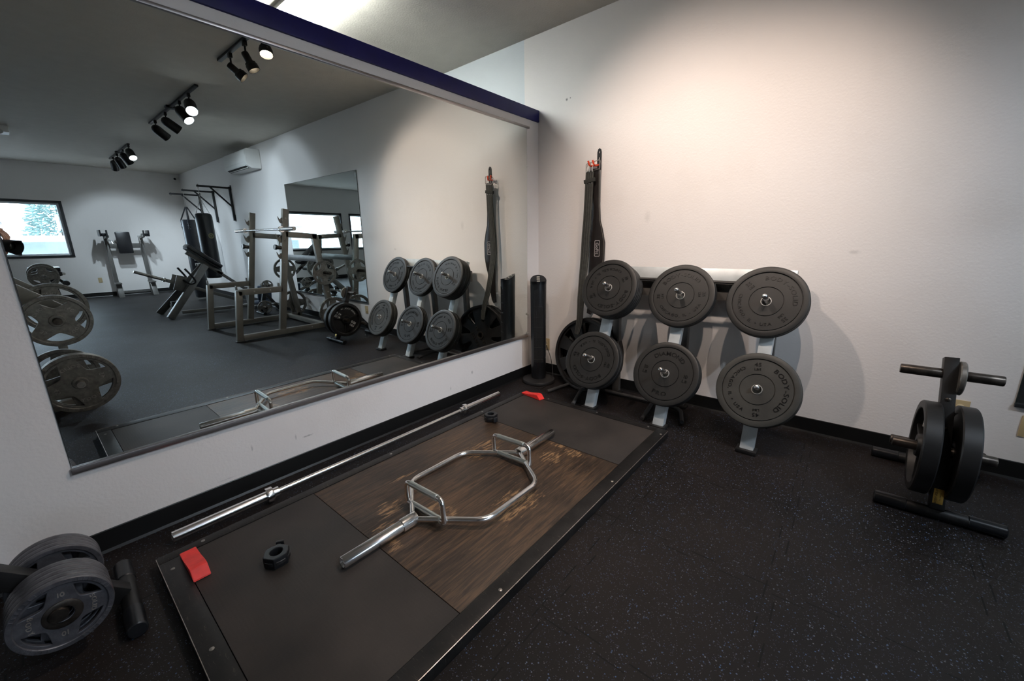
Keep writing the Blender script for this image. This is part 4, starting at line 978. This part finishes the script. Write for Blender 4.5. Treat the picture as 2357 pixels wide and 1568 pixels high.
# ------------------------------------------------------------------ knee raise station by the far wall
t = thing('knee_raise_station', 'grey vertical knee raise station with black back pad by the far wall', 'exercise station', (11.45, -1.40, 0))
for y in (-1.72, -1.085):
    obj('upright', MB().beam((11.50, y, .02), (11.62, y, 1.46), .075, .10, side=(0, 1, 0)), GREYP, t)
    st_ = obj('step_box', MB().beam((11.16, y, .0), (11.30, y, .33), .105, .02, side=(0, 1, 0)).span((11.16, y-.052, .315), (11.56, y+.052, .345), bev=.004).span((11.18, y-.03, .01), (11.5, y+.03, .05)), GREYP, t)
    ar = obj('arm_rest', MB().beam((11.62, y, 1.40), (11.20, y, 1.44), .05, .05, side=(0, 1, 0)), GREYP, t)
    s_ = -1 if y < -1.4 else 1
    obj('arm_pad', MB().box((11.38, y+s_*.05, 1.475), (.32, .085, .07), bev=.02).box((11.36, y+s_*.115, 1.51), (.34, .03, .15), bev=.012), VINYL, t)
    obj('hand_grip', MB().cyl((11.17, y+s_*.01, 1.42), (11.15, y+s_*.01, 1.58), .016, bev=.002), PLASTM, t)
    obj('dip_handle', MB().tube([(11.50, y-s_*.02, 1.36), (11.30, y-s_*.07, 1.33), (11.25, y-s_*.08, 1.26)], .015, 8, fillet=.03), CHROME, t)
obj('cross_beam', MB().beam((11.60, -1.70, 1.215), (11.60, -1.10, 1.215), .12, .05, side=(0, 0, 1)), GREYP, t)
obj('base_beam', MB().beam((11.52, -1.70, .09), (11.52, -1.10, .09), .045, .045, side=(0, 0, 1)), GREYP, t)
obj('back_pad', MB().box((11.52, -1.415, 1.29), (.075, .27, .52), rot=(0, .06, 0), bev=.028), VINYL, t)

# ------------------------------------------------------------------ heavy bags and their wall brackets
def bracket(x, label):
    t = thing('bag_bracket', label, 'bracket', (x, 0, 2.1))
    obj('wall_bar', MB().beam((x, -.024, 1.74), (x, -.024, 2.43), .04, .04), PLASTM, t)
    obj('mount_plate', MB().span((x-.035, -.006, 1.72), (x+.035, -.0005, 1.86), bev=.002).span((x-.035, -.006, 2.36), (x+.035, -.0005, 2.46), bev=.002), PLASTM, t)
    obj('arm', MB().beam((x, -.01, 2.402), (x, -.60, 2.402), .036, .036), PLASTM, t)
    obj('brace', MB().beam((x, -.03, 2.03), (x, -.37, 2.392), .03, .03), PLASTM, t)
    obj('eye_bolt', MB().tube([(x+.0, -.575+.014*math.cos(a), 2.375+.014*math.sin(a)) for a in [2*PI*k/12 for k in range(12)]], .004, 6, closed=True).cyl((x, -.575, 2.385), (x, -.575, 2.44), .005).lathe([(.011, 0), (.011, .01), (0, .012)], Mx.Translation((x, -.575, 2.42)), 8), STEEL, t)
    return t
bracket(8.09, 'black wall bracket holding the wide heavy bag, nearest the air conditioner')
bracket(9.22, 'black wall bracket holding the long heavy bag with straps')
bracket(10.28, 'empty black wall bracket nearest the far corner')
def chain(p0, p1, r=.011):
    mb = MB(); p0, p1 = V(p0), V(p1); L_ = (p1-p0).length; n = max(2, int(L_/.026)); d = (p1-p0)/n
    for k in range(n):
        M = frame(p0+d*(k+.5), d, (1, 0, 0) if k % 2 else (0, 1, .01))
        mb.tube([M @ V((r*.62*math.cos(a), 0, 1.55*r*math.sin(a))) for a in [2*PI*i/10 for i in range(10)]], .0026, 5, closed=True)
    return mb
BAG = mat('black_bag_vinyl', (.010, .011, .014), .30, bump=.3, bscale=14, bdist=.004)
bx, by = 8.09, -.575
t = thing('heavy_bag', 'wide black heavy bag hanging on four chains from its wall bracket', 'punching bag', (bx, by, .55))
prof = [(0, .555), (.12, .557), (.145, .58), (.150, .65), (.150, 1.70), (.148, 1.80), (.135, 1.85), (.09, 1.872), (.03, 1.862), (0, 1.86)]
obj('body', MB().lathe(prof, Mx.Translation((bx, by, 0)), 40, caps=False), BAG, t)
for a in (.4, 2.0, 3.5, 5.1): obj('chain', chain((bx, by, 2.16), (bx+.115*math.cos(a), by+.115*math.sin(a), 1.86)), STEEL, t)
obj('hanging_chain', chain((bx, by, 2.355), (bx, by, 2.15)), STEEL, t)
lg_ = frame((bx-.1506, by-.02, 1.45), (-1, -.12, 0), (0, 0, 1)) @ Mx.Rotation(PI/2, 4, 'Z')
obj('badge', MB().lathe([(.030, 0), (.055, 0), (.055, .0015), (.030, .0015)], frame((bx-.149, by+.035, 1.42), (-1, .2, 0)), 28, closed=True).lathe([(0, .0), (.02, 0), (.02, .0015), (0, .0015)], frame((bx-.149, by+.035, 1.42), (-1, .2, 0)), 20), mat('badge_gold', (.20, .19, .10), .5), t, 'faded round badge')
bx = 9.22
t = thing('heavy_bag', 'long black heavy bag with riveted straps reaching nearly to the floor', 'punching bag', (bx, by, .05))
obj('body', MB().lathe([(0, .05), (.115, .052), (.132, .07), (.135, .15), (.135, 1.74), (.132, 1.775), (.10, 1.78), (0, 1.76)], Mx.Translation((bx, by, 0)), 40, caps=False), BAG, t)
for a in (.3, 1.87, 3.44, 5.0):
    c_, s_ = math.cos(a), math.sin(a)
    st_ = obj('strap', MB().tube([(bx+.136*c_, by+.136*s_, 1.60), (bx+.137*c_, by+.137*s_, 1.76), (bx+.012*c_, by+.012*s_, 2.05)], .013, 6, fillet=.03), VINYL, t)
    rv = MB()
    for z in (1.58, 1.65, 1.70): 
        for da in (-.12, .12): rv.ball((bx+.138*math.cos(a+da), by+.138*math.sin(a+da), z), .006, 8)
    obj('rivet', rv, STEEL, st_)
obj('hanging_chain', chain((bx, by, 2.355), (bx, by, 2.05)), STEEL, t)
TX_ = Mx(((0, 0, -1, bx-.1372), (0, -1, 0, by-.01), (-1, 0, 0, .86), (0, 0, 0, 1)))
TX_ = Mx(((0, 0, -1, bx-.1355), (0, 1, 0, by-.02), (1, 0, 0, .86), (0, 0, 0, 1))) @ Mx.Rotation(PI, 4, 'X')
TX_ = frame((bx-.1352, by-.02, .95), (-1, 0, 0), (0, 0, -1))
obj('lettering', MB().text('TITLE', TX_, .13, .004, 1.0), WHITEL, t, 'pale vertical lettering', smooth=0)

# ------------------------------------------------------------------ air conditioner, camera, emergency light
t = thing('air_conditioner', 'white wall mounted air conditioner high on the back wall', 'air conditioner', (6.87, 0, 2.72))
acp = [(0, 2.925), (-.215, 2.925), (-.245, 2.90), (-.25, 2.70), (-.235, 2.645), (-.17, 2.60), (0, 2.60)]
AM = Mx(((0, 0, 1, 6.30), (1, 0, 0, -.001), (0, 1, 0, 0), (0, 0, 0, 1)))
mb = MB().prism(acp, 1.15, AM); bmesh.ops.bevel(mb.bm, geom=[e for e in mb.bm.edges], offset=.006, segments=2, affect='EDGES')
ac = obj('housing', mb, WHITEP, t)
vm = mat('vent_black', (.01, .01, .01), .6)
vd = unit((0, .065, -.045)); vn = unit((0, -.045, -.065))
obj('air_outlet', MB().box((0, 0, 0), (.98, .062, .004), M=frame((6.875, -.203, 2.6215), vn, (1, 0, 0))), vm, ac)
obj('louvre', MB().box((0, -.012, .004), (.96, .012, .006), bev=.002, M=frame((6.875, -.203, 2.6215), vn, (1, 0, 0))), WHITEP, ac)
obj('front_panel', MB().span((6.315, -.2545, 2.70), (7.435, -.2505, 2.895), bev=.002), WHITEP, t)
t = thing('security_camera', 'small white security camera in the far ceiling corner', 'security camera', (11.74, -.06, 2.93))
obj('mount', MB().lathe([(.04, 0), (.04, .02), (0, .02)], frame((XF-.001, -.08, 2.93), (-1, 0, 0)), 24), WHITEP, t)
obj('body', MB().cyl((11.81, -.08, 2.93), (11.71, -.12, 2.90), .038, seg=28, bev=.008), WHITEP, t)
obj('lens', MB().cyl((11.712, -.119, 2.901), (11.703, -.123, 2.898), .027, seg=24), PLAST, t)
t = thing('emergency_light', 'small white emergency light unit on the ceiling', 'emergency light', (7.95, -2.95, 3.0))
obj('housing', MB().span((7.80, -3.10, 2.935), (8.08, -2.90, HC-.0005), bev=.008), WHITEP, t)
obj('lamp_head', MB().cyl((7.79, -2.99, 2.95), (7.74, -3.0, 2.93), .03, .04, bev=.004), WHITEP, t)

# ------------------------------------------------------------------ track lights
LENSW = emit('warm_lamp_face', (1.0, .78, .55), 40.0); LENSC = emit('cool_lamp_face', (.85, .95, 1.0), 40.0)
LENSO = mat('unlit_lamp_face', (.25, .24, .22), .4)
def spot(p, d, watt, col, angle=70, blend=.6, r=.035):
    l = bpy.data.lights.new('lamp_light', 'SPOT'); l.energy = watt; l.color = col; l.spot_size = math.radians(angle); l.spot_blend = blend; l.shadow_soft_size = r
    o = bpy.data.objects.new('lamp_light', l); COL.objects.link(o); o.location = p
    o.rotation_mode = 'QUATERNION'; o.rotation_quaternion = V(d).to_track_quat('-Z', 'Y'); return o
def track(x0, x1, y, label, heads):
    t = thing('track_light', label, 'track light', ((x0+x1)/2, y, HC), group=None)
    obj('track', MB().span((x0, y-.018, HC-.022), (x1, y+.018, HC-.0006), bev=.002), BLACKP, t)
    obj('canopy', MB().span(((x0+x1)/2-.05, y-.05, HC-.028), ((x0+x1)/2+.05, y+.05, HC-.0006), bev=.004), BLACKP, t)
    for (x, d, kind, watt, ang) in heads:
        d = unit(d); top = V((x, y, HC-.022))
        warm = kind == 'g'
        mb = MB().box((x, y, HC-.04), (.045, .03, .04), bev=.004).cyl((x, y, HC-.055), (x, y, HC-.11), .008)
        c_ = V((x, y, HC-.135))
        if kind == 'g':
            M = frame(c_-d*.03, d); mb.lathe([(.0, 0), (.026, .002), (.030, .012), (.030, .085), (.048, .105), (.050, .108), (.050, .150), (.046, .150), (.044, .088), (.0, .086)], M, 28, caps=False); face = .090 if x > 1.8 else .135; R_ = .0430
        else:
            M = frame(c_-d*.06, d); mb.lathe([(0, 0), (.03, .008), (.052, .03), (.060, .06), (.060, .215), (.056, .215), (.056, .195), (0, .18)], M, 32, caps=False); face = .197; R_ = .0555
        h = obj('lamp_head', mb, BLACKP, t)
        lit = watt > 0
        col = (1.0, .82, .705) if warm else (.74, .86, 1.0)
        obj('lamp_face', MB().lathe([(0, face), (R_, face), (R_, face+.002), (0, face+.003)], M, 28), (LENSW if warm else LENSC) if lit else LENSO, h)
        if lit: spot(M @ V((0, 0, .153 if warm else face+.02)), d, watt, col, ang, 1.0, .016 if warm else .03)
    return t
track(.55, 2.69, -1.60, 'black ceiling track with slim warm spotlights nearest the big mirror',
      [(2.40, (-.80, 1.6, -1.60), 'g', 84, 80), (2.03, (-.35, .55, -1.5), 'g', 60, 90), (1.62, (-.35, -.15, -.95), 'g', 95, 100), (.92, (.42, 1.6, -1.42), 'g', 100, 92)])
track(3.64, 6.02, -1.555, 'black ceiling track with four bullet lamps over the squat rack',
      [(3.99, (-.62, -.12, -.55), 'b', 170, 85), (4.40, (-.55, .30, -.72), 'b', 110, 85), (5.12, (.10, 1.25, -.85), 'b', 85, 95), (5.71, (.45, 1.25, -.95), 'b', 85, 95)])
track(8.0, 10.1, -1.52, 'black ceiling track with four bullet lamps nearest the far wall',
      [(8.05, (-.62, .10, -.72), 'b', 170, 85), (8.62, (.2, .5, -.75), 'b', 170, 85), (9.25, (.5, .4, -.75), 'b', 170, 85), (9.75, (.7, .1, -.75), 'b', 170, 85)])
# fluorescent wrap fixture over the next room, seen above the partition
t = thing('ceiling_light', 'bright fluorescent ceiling fixture beyond the partition', 'ceiling light', (-1.05, -1.52, HC))
obj('housing', MB().span((-1.70, -1.665, HC-.030), (-.40, -1.375, HC-.0006), bev=.004).span((-1.712, -1.66, HC-.085), (-1.690, -1.38, HC-.03), bev=.003).span((-.410, -1.66, HC-.085), (-.388, -1.38, HC-.03), bev=.003), WHITEP, t)
DM = Mx(((0, 0, 1, -1.69), (1, 0, 0, -1.52), (0, 1, 0, HC-.030), (0, 0, 0, 1)))
obj('diffuser', MB().prism([(-.125, 0), (-.118, -.035), (-.09, -.055), (.09, -.055), (.118, -.035), (.125, 0)], 1.28, DM), emit('fluorescent_diffuser', (.95, 1.0, .97), 62.0), t)

# ------------------------------------------------------------------ leverage machine beside the photographer
t = thing('leverage_machine', 'big grey lever arm machine with grip plates at the edge of the mirror', 'exercise machine', (2.85, -4.2, 0))
for x in (2.42, 3.28):
    obj('lever_arm', MB().beam((x, -3.02, .735), (x, -4.50, 2.04), .062, .11, side=(1, 0, 0)), TAUPE, t)
    obj('upright', MB().beam((x, -4.50, .02), (x, -4.50, 2.12), .075, .075), TAUPE, t)
    obj('base_rail', MB().beam((x, -3.0, .045), (x, -4.95, .045), .075, .075), TAUPE, t)
    obj('storage_post', MB().beam((x, -3.10, .08), (x, -3.10, .40), .06, .06), TAUPE, t)
    s_ = -1 if x < 2.8 else 1
    obj('weight_peg', MB().lathe([(.0165, .012), (.0165, 0), (.0235, 0), (.0245, .003), (.0245, .445)], frame((x+s_*.492, -3.10, .297), (-s_, 0, 0)), 24), STEEL, t)
    obj('weight_peg', MB().lathe([(0, 0), (.0225, 0), (.0245, .003), (.0245, .22)], frame((x+s_*.25, -3.12, .745), (-s_, 0, 0)), 24), DSTEEL, t)
obj('top_beam', MB().beam((2.42, -4.50, 2.08), (3.28, -4.50, 2.08), .075, .075, side=(0, 0, 1)), TAUPE, t)
obj('rear_beam', MB().beam((2.42, -4.90, .05), (3.28, -4.90, .05), .07, .07, side=(0, 0, 1)), TAUPE, t)
grip_plate(.2225, .034, '45', 'outer grey forty five pound grip plate low on the lever machine', sideM((2.005, -3.10, .297), -1) @ Mx.Rotation(-.25, 4, 'Z'), IRON)
grip_plate(.2225, .034, None, 'inner grey forty five pound grip plate low on the lever machine', sideM((2.045, -3.10, .297), -1), IRON)
grip_plate(.195, .032, '35', 'grey thirty five pound grip plate on the near lever arm', sideM((2.255, -3.12, .745), -1) @ Mx.Rotation(-.75, 4, 'Z'), IRON)
grip_plate(.2225, .034, '45', 'grey forty five pound grip plate on the inside of the far lever arm', sideM((3.22, -3.085, .742), -1), IRON)
grip_plate(.2225, .034, None, 'dark forty five pound plate standing under the lever arms', sideM((2.72, -3.15, .2235), -1), IRON)

# plate loaded leg curl by the far wall window
t = thing('leg_curl_machine', 'black padded leg curl machine below the far window', 'exercise machine', (10.6, -2.75, 0))
obj('post', MB().beam((10.70, -2.74, .02), (10.70, -2.80, .72), .06, .08), BLACKP, t)
obj('seat_pad', MB().box((10.78, -2.86, .755), (.40, .46, .10), bev=.03), VINYL, t)
obj('roller_pad', MB().cyl((10.62, -2.60, .455), (11.05, -2.60, .455), .055, bev=.012), VINYL, t)
obj('roller_pad', MB().cyl((10.62, -2.66, .66), (11.05, -2.66, .66), .05, bev=.012), VINYL, t)
obj('roller_cap', MB().cyl((10.60, -2.60, .66), (10.62, -2.60, .66), .025), STEEL, t)
obj('swing_arm', MB().beam((10.74, -2.79, .66), (10.74, -2.61, .44), .04, .05), BLACKP, t)
obj('foot', MB().beam((10.70, -3.30, .03), (10.70, -2.46, .03), .06, .06), BLACKP, t)
obj('foot_cap', MB().cyl((10.70, -2.47, .035), (10.70, -2.40, .035), .035), CHROME, t)
obj('frame_tube', MB().beam((10.40, -2.91, .64), (10.72, -2.86, .64), .05, .05, side=(0, 0, 1)), GREYP, t)
obj('cross_foot', MB().beam((10.40, -3.2, .03), (11.1, -3.2, .03), .06, .06, side=(0, 0, 1)), BLACKP, t)
grip_plate(.2225, .034, '45', 'grey grip plate on the outer side of the leg curl machine', sideM((10.16, -2.91, .64), -1), IRON)
grip_plate(.2225, .034, None, 'grey grip plate behind another on the leg curl machine', sideM((10.24, -2.91, .68), -1), IRON)

# small tree and bench glimpsed through the squat rack
plate_tree('small black plate tree with two tiny plates behind the squat rack', Mx.Translation((5.95, -.33, 0)) @ Mx.Diagonal((.8, .6, .8, 1)), pegz=(.165,))
grip_plate(.10, .022, None, 'small grey grip plate high on the tree behind the squat rack', sideM((5.87, -.365, .516), -1), IRON)
grip_plate(.12, .022, None, 'small grey grip plate low on the tree behind the squat rack', sideM((5.87, -.455, .132), -1), IRON)
t = thing('flat_bench', 'low dark blue exercise bench seen through the squat rack', 'bench', (6.45, -.25, 0))
obj('pad', MB().box((6.46, -.28, .16), (.36, .26, .07), rot=(0, .12, 0), bev=.02), mat('dark_blue_vinyl', (.03, .045, .075), .4), t)
for x in (6.33, 6.58): obj('leg', MB().beam((x, -.28, .0), (x, -.28, .13), .05, .05), BLACKP, t)
obj('back_pad', MB().box((6.30, -.28, .34), (.06, .24, .30), rot=(0, -.25, 0), bev=.02), mat('dark_blue_vinyl', (.03, .045, .075), .4), t)

# ------------------------------------------------------------------ photographer with camera
F3 = CAMF.normalized(); Rr = F3.cross(V((0, 0, 1))).normalized(); Uu = Rr.cross(F3).normalized()
LENS0 = V((CX, CY, CZ))
def cp(r, u, f): return LENS0 + Rr*r + Uu*u + F3*f
t = thing('camera', 'black photo camera with petal lens hood held up in two hands', 'camera', cp(0, 0, -.12))
CM = Mx(((Rr.x, Uu.x, -F3.x, LENS0.x), (Rr.y, Uu.y, -F3.y, LENS0.y), (Rr.z, Uu.z, -F3.z, LENS0.z), (0, 0, 0, 1)))   # +z points back
LB = frame(cp(0, 0, -.004), -F3, Uu)
obj('lens_barrel', MB().lathe([(.034, .004), (.040, .004), (.041, .012), (.041, .045), (.0385, .047), (.0385, .075), (.041, .077), (.041, .100), (.036, .105), (.036, .125), (0, .125)], LB, 40, caps=False), PLAST, t)
obj('front_element', MB().lathe([(0, .004), (.015, .0055), (.027, .0095), (.034, .014)], LB, 36, caps=False), mat('dark_coated_glass', (.004, .007, .005), .03, coat=1.), t)
obj('red_ring', MB().lathe([(.0412, .047), (.0418, .048), (.0418, .050), (.0412, .051)], LB, 40, closed=True), RED, t)
hd = MB(); rows = [[], []]
for k in range(49):
    a = 2*PI*k/48; petal = -.033-.024*max(0, math.cos(2*a))**1.5          # short petals around the lens opening
    ro = .0555
    rows[0].append(LB @ V((.043*math.cos(a), .043*math.sin(a), .030))); rows[1].append(LB @ V((ro*math.cos(a), ro*math.sin(a), petal+.004)))
hd.strip(rows); hd.strip([[LB @ V((.0535*math.cos(2*PI*k/48), .0535*math.sin(2*PI*k/48), -.029-.024*max(0, math.cos(4*PI*k/48))**1.5)) for k in range(49)], [LB @ V((.0415*math.cos(2*PI*k/48), .0415*math.sin(2*PI*k/48), .030)) for k in range(49)]])
obj('lens_hood', hd, PLASTM, t)
bd = MB().box((0, .0, .165), (.138, .092, .062), bev=.012, M=CM).box((0, .058, .160), (.058, .034, .066), bev=.010, M=CM).box((.056, -.004, .140), (.036, .088, .05), bev=.014, M=CM)
obj('body', bd, PLAST, t)
obj('rear_screen', MB().box((0, -.012, .1968), (.078, .052, .004), bev=.001, M=CM), mat('screen_glass', (.006, .006, .008), .1), t)
obj('mode_dial', MB().lathe([(.011, 0), (.011, .008), (.009, .009), (0, .009)], frame(CM @ V((-.046, .045, .165)), Uu), 20), PLASTM, t)

def skin_mesh(name, chains, m, parent, label=None, sub=2, root=None):
    """chains: list of [(point, radius), ...]; points shared by position become joints"""
    me = bpy.data.meshes.new(name); vs = []; rad = []; es = []; idx = {}
    def vid(p, r):
        k = tuple(round(c, 4) for c in p)
        if k not in idx: idx[k] = len(vs); vs.append(V(p)); rad.append(r)
        return idx[k]
    for ch in chains:
        pr = None
        for p, r in ch:
            i = vid(p, r)
            if pr is not None and pr != i: es.append((pr, i))
            pr = i
    me.from_pydata(vs, es, []); o = bpy.data.objects.new(name, me); COL.objects.link(o)
    sk = o.modifiers.new('s', 'SKIN'); sk.use_smooth_shade = True
    for i, r in enumerate(rad):
        q = me.skin_vertices[0].data[i]
        q.radius = r if isinstance(r, tuple) else (r, r)
    ri = 0 if root is None else idx[tuple(round(c, 4) for c in root)]
    for i in range(len(rad)): me.skin_vertices[0].data[i].use_root = (i == ri)
    ss = o.modifiers.new('b', 'SUBSURF'); ss.levels = ss.render_levels = sub
    bpy.context.view_layer.update(); dg = bpy.context.evaluated_depsgraph_get()
    ev = bpy.data.meshes.new_from_object(o.evaluated_get(dg)); bpy.data.objects.remove(o)
    mb = MB(); mb.bm.from_mesh(ev); bpy.data.meshes.remove(ev)
    return obj(name, mb, m, parent, label, smooth=180)
# stance: facing the mirror corner, leaning in between the lever arms
ph = thing('person', 'person in dark clothes holding up a camera, mostly outside the mirror', 'person', (2.86, -3.85, 0))
fx, fy = unit((F3.x, F3.y, 0)).x, unit((F3.x, F3.y, 0)).y
FD = V((fx, fy, 0)); RD = FD.cross(V((0, 0, 1)))
O_ = V((2.86, -3.86, 0))
def bp(r, f, z): return O_ + RD*r + FD*f + V((0, 0, z))
pel = bp(0, -.02, .92); wa = bp(0, 0, 1.08); che = bp(0, .05, 1.28); nk0 = bp(0, .06, 1.46); nk1 = bp(0, .09, 1.54); hd0 = bp(0, .12, 1.62); hd1 = bp(0, .12, 1.72)
# hands: left under the lens with fingers wrapping up, right on the grip from above
def hand(wrist, palm_dir, finger_dir, curl_dir, thumb_dir, side_dir, n=4):
    ch = []
    knuckle_c = wrist + palm_dir*.085
    mid = wrist+palm_dir*.045
    ch.append([(wrist, .024), (mid, (.030, .022)), (knuckle_c, (.034, .018))])
    for k in range(n):
        off = side_dir*(.030-.020*k); L_ = (.92, 1.0, .95, .78)[k]
        b0 = knuckle_c+off*.9
        p1 = b0+finger_dir*.036*L_+palm_dir*.004; p2 = p1+(finger_dir*.5+curl_dir*.6).normalized()*.026*L_; p3 = p2+(curl_dir+finger_dir*.1).normalized()*.020*L_
        ch.append([(knuckle_c, (.034, .018)), (b0, .0100), (p1, .0092), (p2, .0085), (p3, .0072)])
    tb = mid+side_dir*.026
    ch.append([(mid, (.030, .022)), (tb, .0125), (tb+thumb_dir*.032, .0105), (tb+thumb_dir*.055+palm_dir*.008, .0088)])
    return ch
chains = [[(pel, (.155, .115)), (wa, (.14, .105)), (che, (.165, .115)), (nk0, .075), (nk1, .055), (hd0, (.072, .088)), (hd1, (.074, .092))]]
for s_ in (-1, 1):
    chains.append([(pel, (.155, .115)), (bp(s_*.10, -.02, .86), .088), (bp(s_*.12, .02, .48), .058), (bp(s_*.125, -.01, .09), .038), (bp(s_*.135, .10, .035), .032), (bp(s_*.138, .17, .025), .024)])
wr = cp(.035, .128, -.175); wl = cp(-.030, -.128, -.165)
er = bp(.30, .18, 1.10); el = bp(-.24, .22, 1.02)
for s_, e_, w_ in ((1, er, wr), (-1, el, wl)):
    sh = bp(s_*.185, .05, 1.42)
    chains.append([(che, (.165, .115)), (bp(s_*.10, .05, 1.40), .075), (sh, .062), (e_, .044), (w_, .026)])
chains += hand(wr, (F3*.85-Uu*.42-Rr*.1).normalized(), (F3*.75-Uu*.45).normalized(), (-Uu*.9+F3*.2).normalized(), (F3*.7-Rr*.6-Uu*.2).normalized(), -Rr*.9+F3*.1)
chains += hand(wl, (F3*.80+Uu*.45+Rr*.2).normalized(), (F3*.25+Uu*.35+Rr*.85).normalized(), (Uu*.9-Rr*.1).normalized(), (Uu*.8-Rr*.45+F3*.1).normalized(), F3*.85-Rr*.2)
chains = [[(p, r) for p, r in c_] for c_ in chains]
skin_mesh('body', chains, SKIN, ph, root=pel)
CLO = mat('dark_jersey', (.02, .021, .024), .85, bump=.2, bscale=60); JEAN = mat('dark_denim', (.022, .026, .04), .9, bump=.2, bscale=200)
top_ = [[(bp(0, -.02, .90), (.175, .135)), (wa, (.160, .125)), (che, (.185, .135)), (bp(0, .06, 1.43), .095)]]
for s_, e_, w_ in ((1, er, wr), (-1, el, wl)):
    sh = bp(s_*.185, .05, 1.42); top_.append([(che, (.185, .135)), (bp(s_*.10, .05, 1.40), .095), (sh, .078), (e_, .058), (w_+(e_-w_)*.12, .038)])
skin_mesh('shirt', top_, CLO, ph, root=bp(0, -.02, .90))
skin_mesh('trousers', [[(bp(0, -.02, 1.0), (.165, .125)), (bp(0, -.02, .90), (.170, .13))]] + [[(bp(0, -.02, .90), (.170, .13)), (bp(s_*.10, -.02, .84), .102), (bp(s_*.12, .02, .48), .072), (bp(s_*.125, -.01, .11), .058)] for s_ in (-1, 1)], JEAN, ph, root=bp(0, -.02, .90))
for s_ in (-1, 1):
    a_, b_ = bp(s_*.125, -.05, .045), bp(s_*.14, .19, .038)
    skin_mesh('shoe', [[(a_, .042), (a_+(b_-a_)*.5, (.045, .038)), (b_, (.042, .030))]], PLASTM, ph)
hr = MB().ball(bp(0, .105, 1.715), .094, 20, (1, 1, .98)); 
for v in list(hr.bm.verts):
    if (v.co-bp(0, .105, 1.715)).dot(FD) > .035 and v.co.z < 1.775: hr.bm.verts.remove(v)
    elif v.co.z < 1.655: hr.bm.verts.remove(v)
obj('hair', hr, mat('dark_hair', (.02, .013, .009), .6, bump=.5, bscale=150), ph)
fc = MB()
for s_ in (-1, 1):
    fc.ball(bp(s_*.032, .205, 1.68), .012, 10)
obj('eye', fc, mat('eye_white', (.5, .48, .45), .2), ph)
nz = MB().add([], [])
obj('nose', MB().tube([bp(0, .205, 1.685), bp(0, .228, 1.65), bp(0, .205, 1.64)], .011, 8, fillet=.01), SKIN, ph)
obj('mouth', MB().tube([bp(-.022, .198, 1.612), bp(0, .209, 1.612), bp(.022, .198, 1.612)], .005, 6), mat('lips', (.35, .13, .11), .5), ph)
for s_ in (-1, 1): obj('ear', MB().ball(bp(s_*.078, .10, 1.67), .026, 10, (.5, .8, 1.2)), SKIN, ph)

# ------------------------------------------------------------------ outdoors beyond the windows
struct('parking_lot', MB().box((20, -8, -.35), (70, 70, .3)), mat('asphalt', (.22, .22, .23), .9, bump=.3, bscale=40))
bpy.data.objects['parking_lot']['kind'] = 'structure'
random.seed(3)
t = thing('conifer_tree', 'blue green conifer tree outside the far window', 'tree', (30, -1.25, -.2))
obj('trunk', MB().cyl((30, -1.25, -.2), (30, -1.25, 6.5), .10, .03), mat('bark', (.05, .045, .04), .9), t)
mb = MB()
for k in range(4600):
    z = .45+6.6*(k/4600)**1.2; R_ = 1.6*(1-(z-.4)/7.2); a = random.uniform(0, 2*PI); f = math.sqrt(random.random())
    p0 = V((30+R_*f*math.cos(a), -1.25+R_*f*math.sin(a), z-.22*f+random.uniform(-.06, .06)))
    d_ = V((math.cos(a), math.sin(a), random.uniform(-.45, .25))).normalized()*random.uniform(.16, .34)
    p1 = p0+d_; side = V((-math.sin(a), math.cos(a), random.uniform(-.3, .3))).normalized(); wd = random.uniform(.03, .075)
    m_ = (p0+p1)/2+V((0, 0, .035))
    bv = [mb.bm.verts.new(x) for x in (p0, m_+side*wd, p1, m_-side*wd, m_-V((0, 0, .07)))]
    for fc_ in ((0, 1, 2), (0, 2, 3), (0, 4, 1), (1, 4, 2), (2, 4, 3), (3, 4, 0)): mb.bm.faces.new([bv[i] for i in fc_])
obj('foliage', mb, mat('conifer_needles', (.22, .32, .31), .8, var=.4, vscale=3), t)
t = thing('parked_van', 'pale van parked outside under the conifer', 'van', (17.5, -2.3, -.2))
VM = Mx(((1, 0, 0, 17.0), (0, 1, 0, -5.0), (0, 0, 1, -.2), (0, 0, 0, 1)))
PV = Mx(((0, 0, 1, 16.6), (1, 0, 0, -5.2), (0, 1, 0, -.2), (0, 0, 0, 1)))
mb = MB().prism([(0, .35), (0, 1.55), (.15, 1.70), (3.4, 1.70), (3.9, 1.35), (4.7, 1.15), (4.8, .95), (4.8, .35)], 1.8, PV); bmesh.ops.bevel(mb.bm, geom=[e for e in mb.bm.edges], offset=.05, segments=2, affect='EDGES')
obj('body', mb, mat('pale_car_paint', (.62, .66, .70), .3, coat=.5), t)
obj('window', MB().prism([(.25, 1.10), (.25, 1.52), (3.2, 1.52), (3.62, 1.24), (3.65, 1.10)], .01, PV @ Mx.Translation((0, 0, -.006))), mat('car_glass', (.12, .15, .18), .1), t)
for y in (.95, 3.85): obj('wheel', MB().lathe([(.0, -.02), (.20, -.02), (.30, -.01), (.33, .03), (.33, .2), (0, .2)], PV @ Mx.Translation((y, .33, 0)), 32), PLASTM, t)
t = thing('neighbour_house', 'pale house across the street beyond the far window', 'house', (44, -6, -.2))
obj('walls', MB().span((41, -16, -.2), (48, -3.6, 2.6)), mat('pale_siding', (.55, .50, .47), .8), t)
obj('roof', MB().prism([(-.4, 2.6), (7.4, 2.6), (3.5, 4.6)], 13.2, Mx(((1, 0, 0, 41), (0, 0, 1, -16.4), (0, 1, 0, 0), (0, 0, 0, 1)))), mat('grey_shingles', (.30, .28, .28), .9), t)
for y in (-13.5, -9.5, -5.5): obj('window', MB().span((40.97, y-.6, .9), (41.02, y+.6, 2.0)), mat('house_glass', (.2, .25, .3), .1), t)
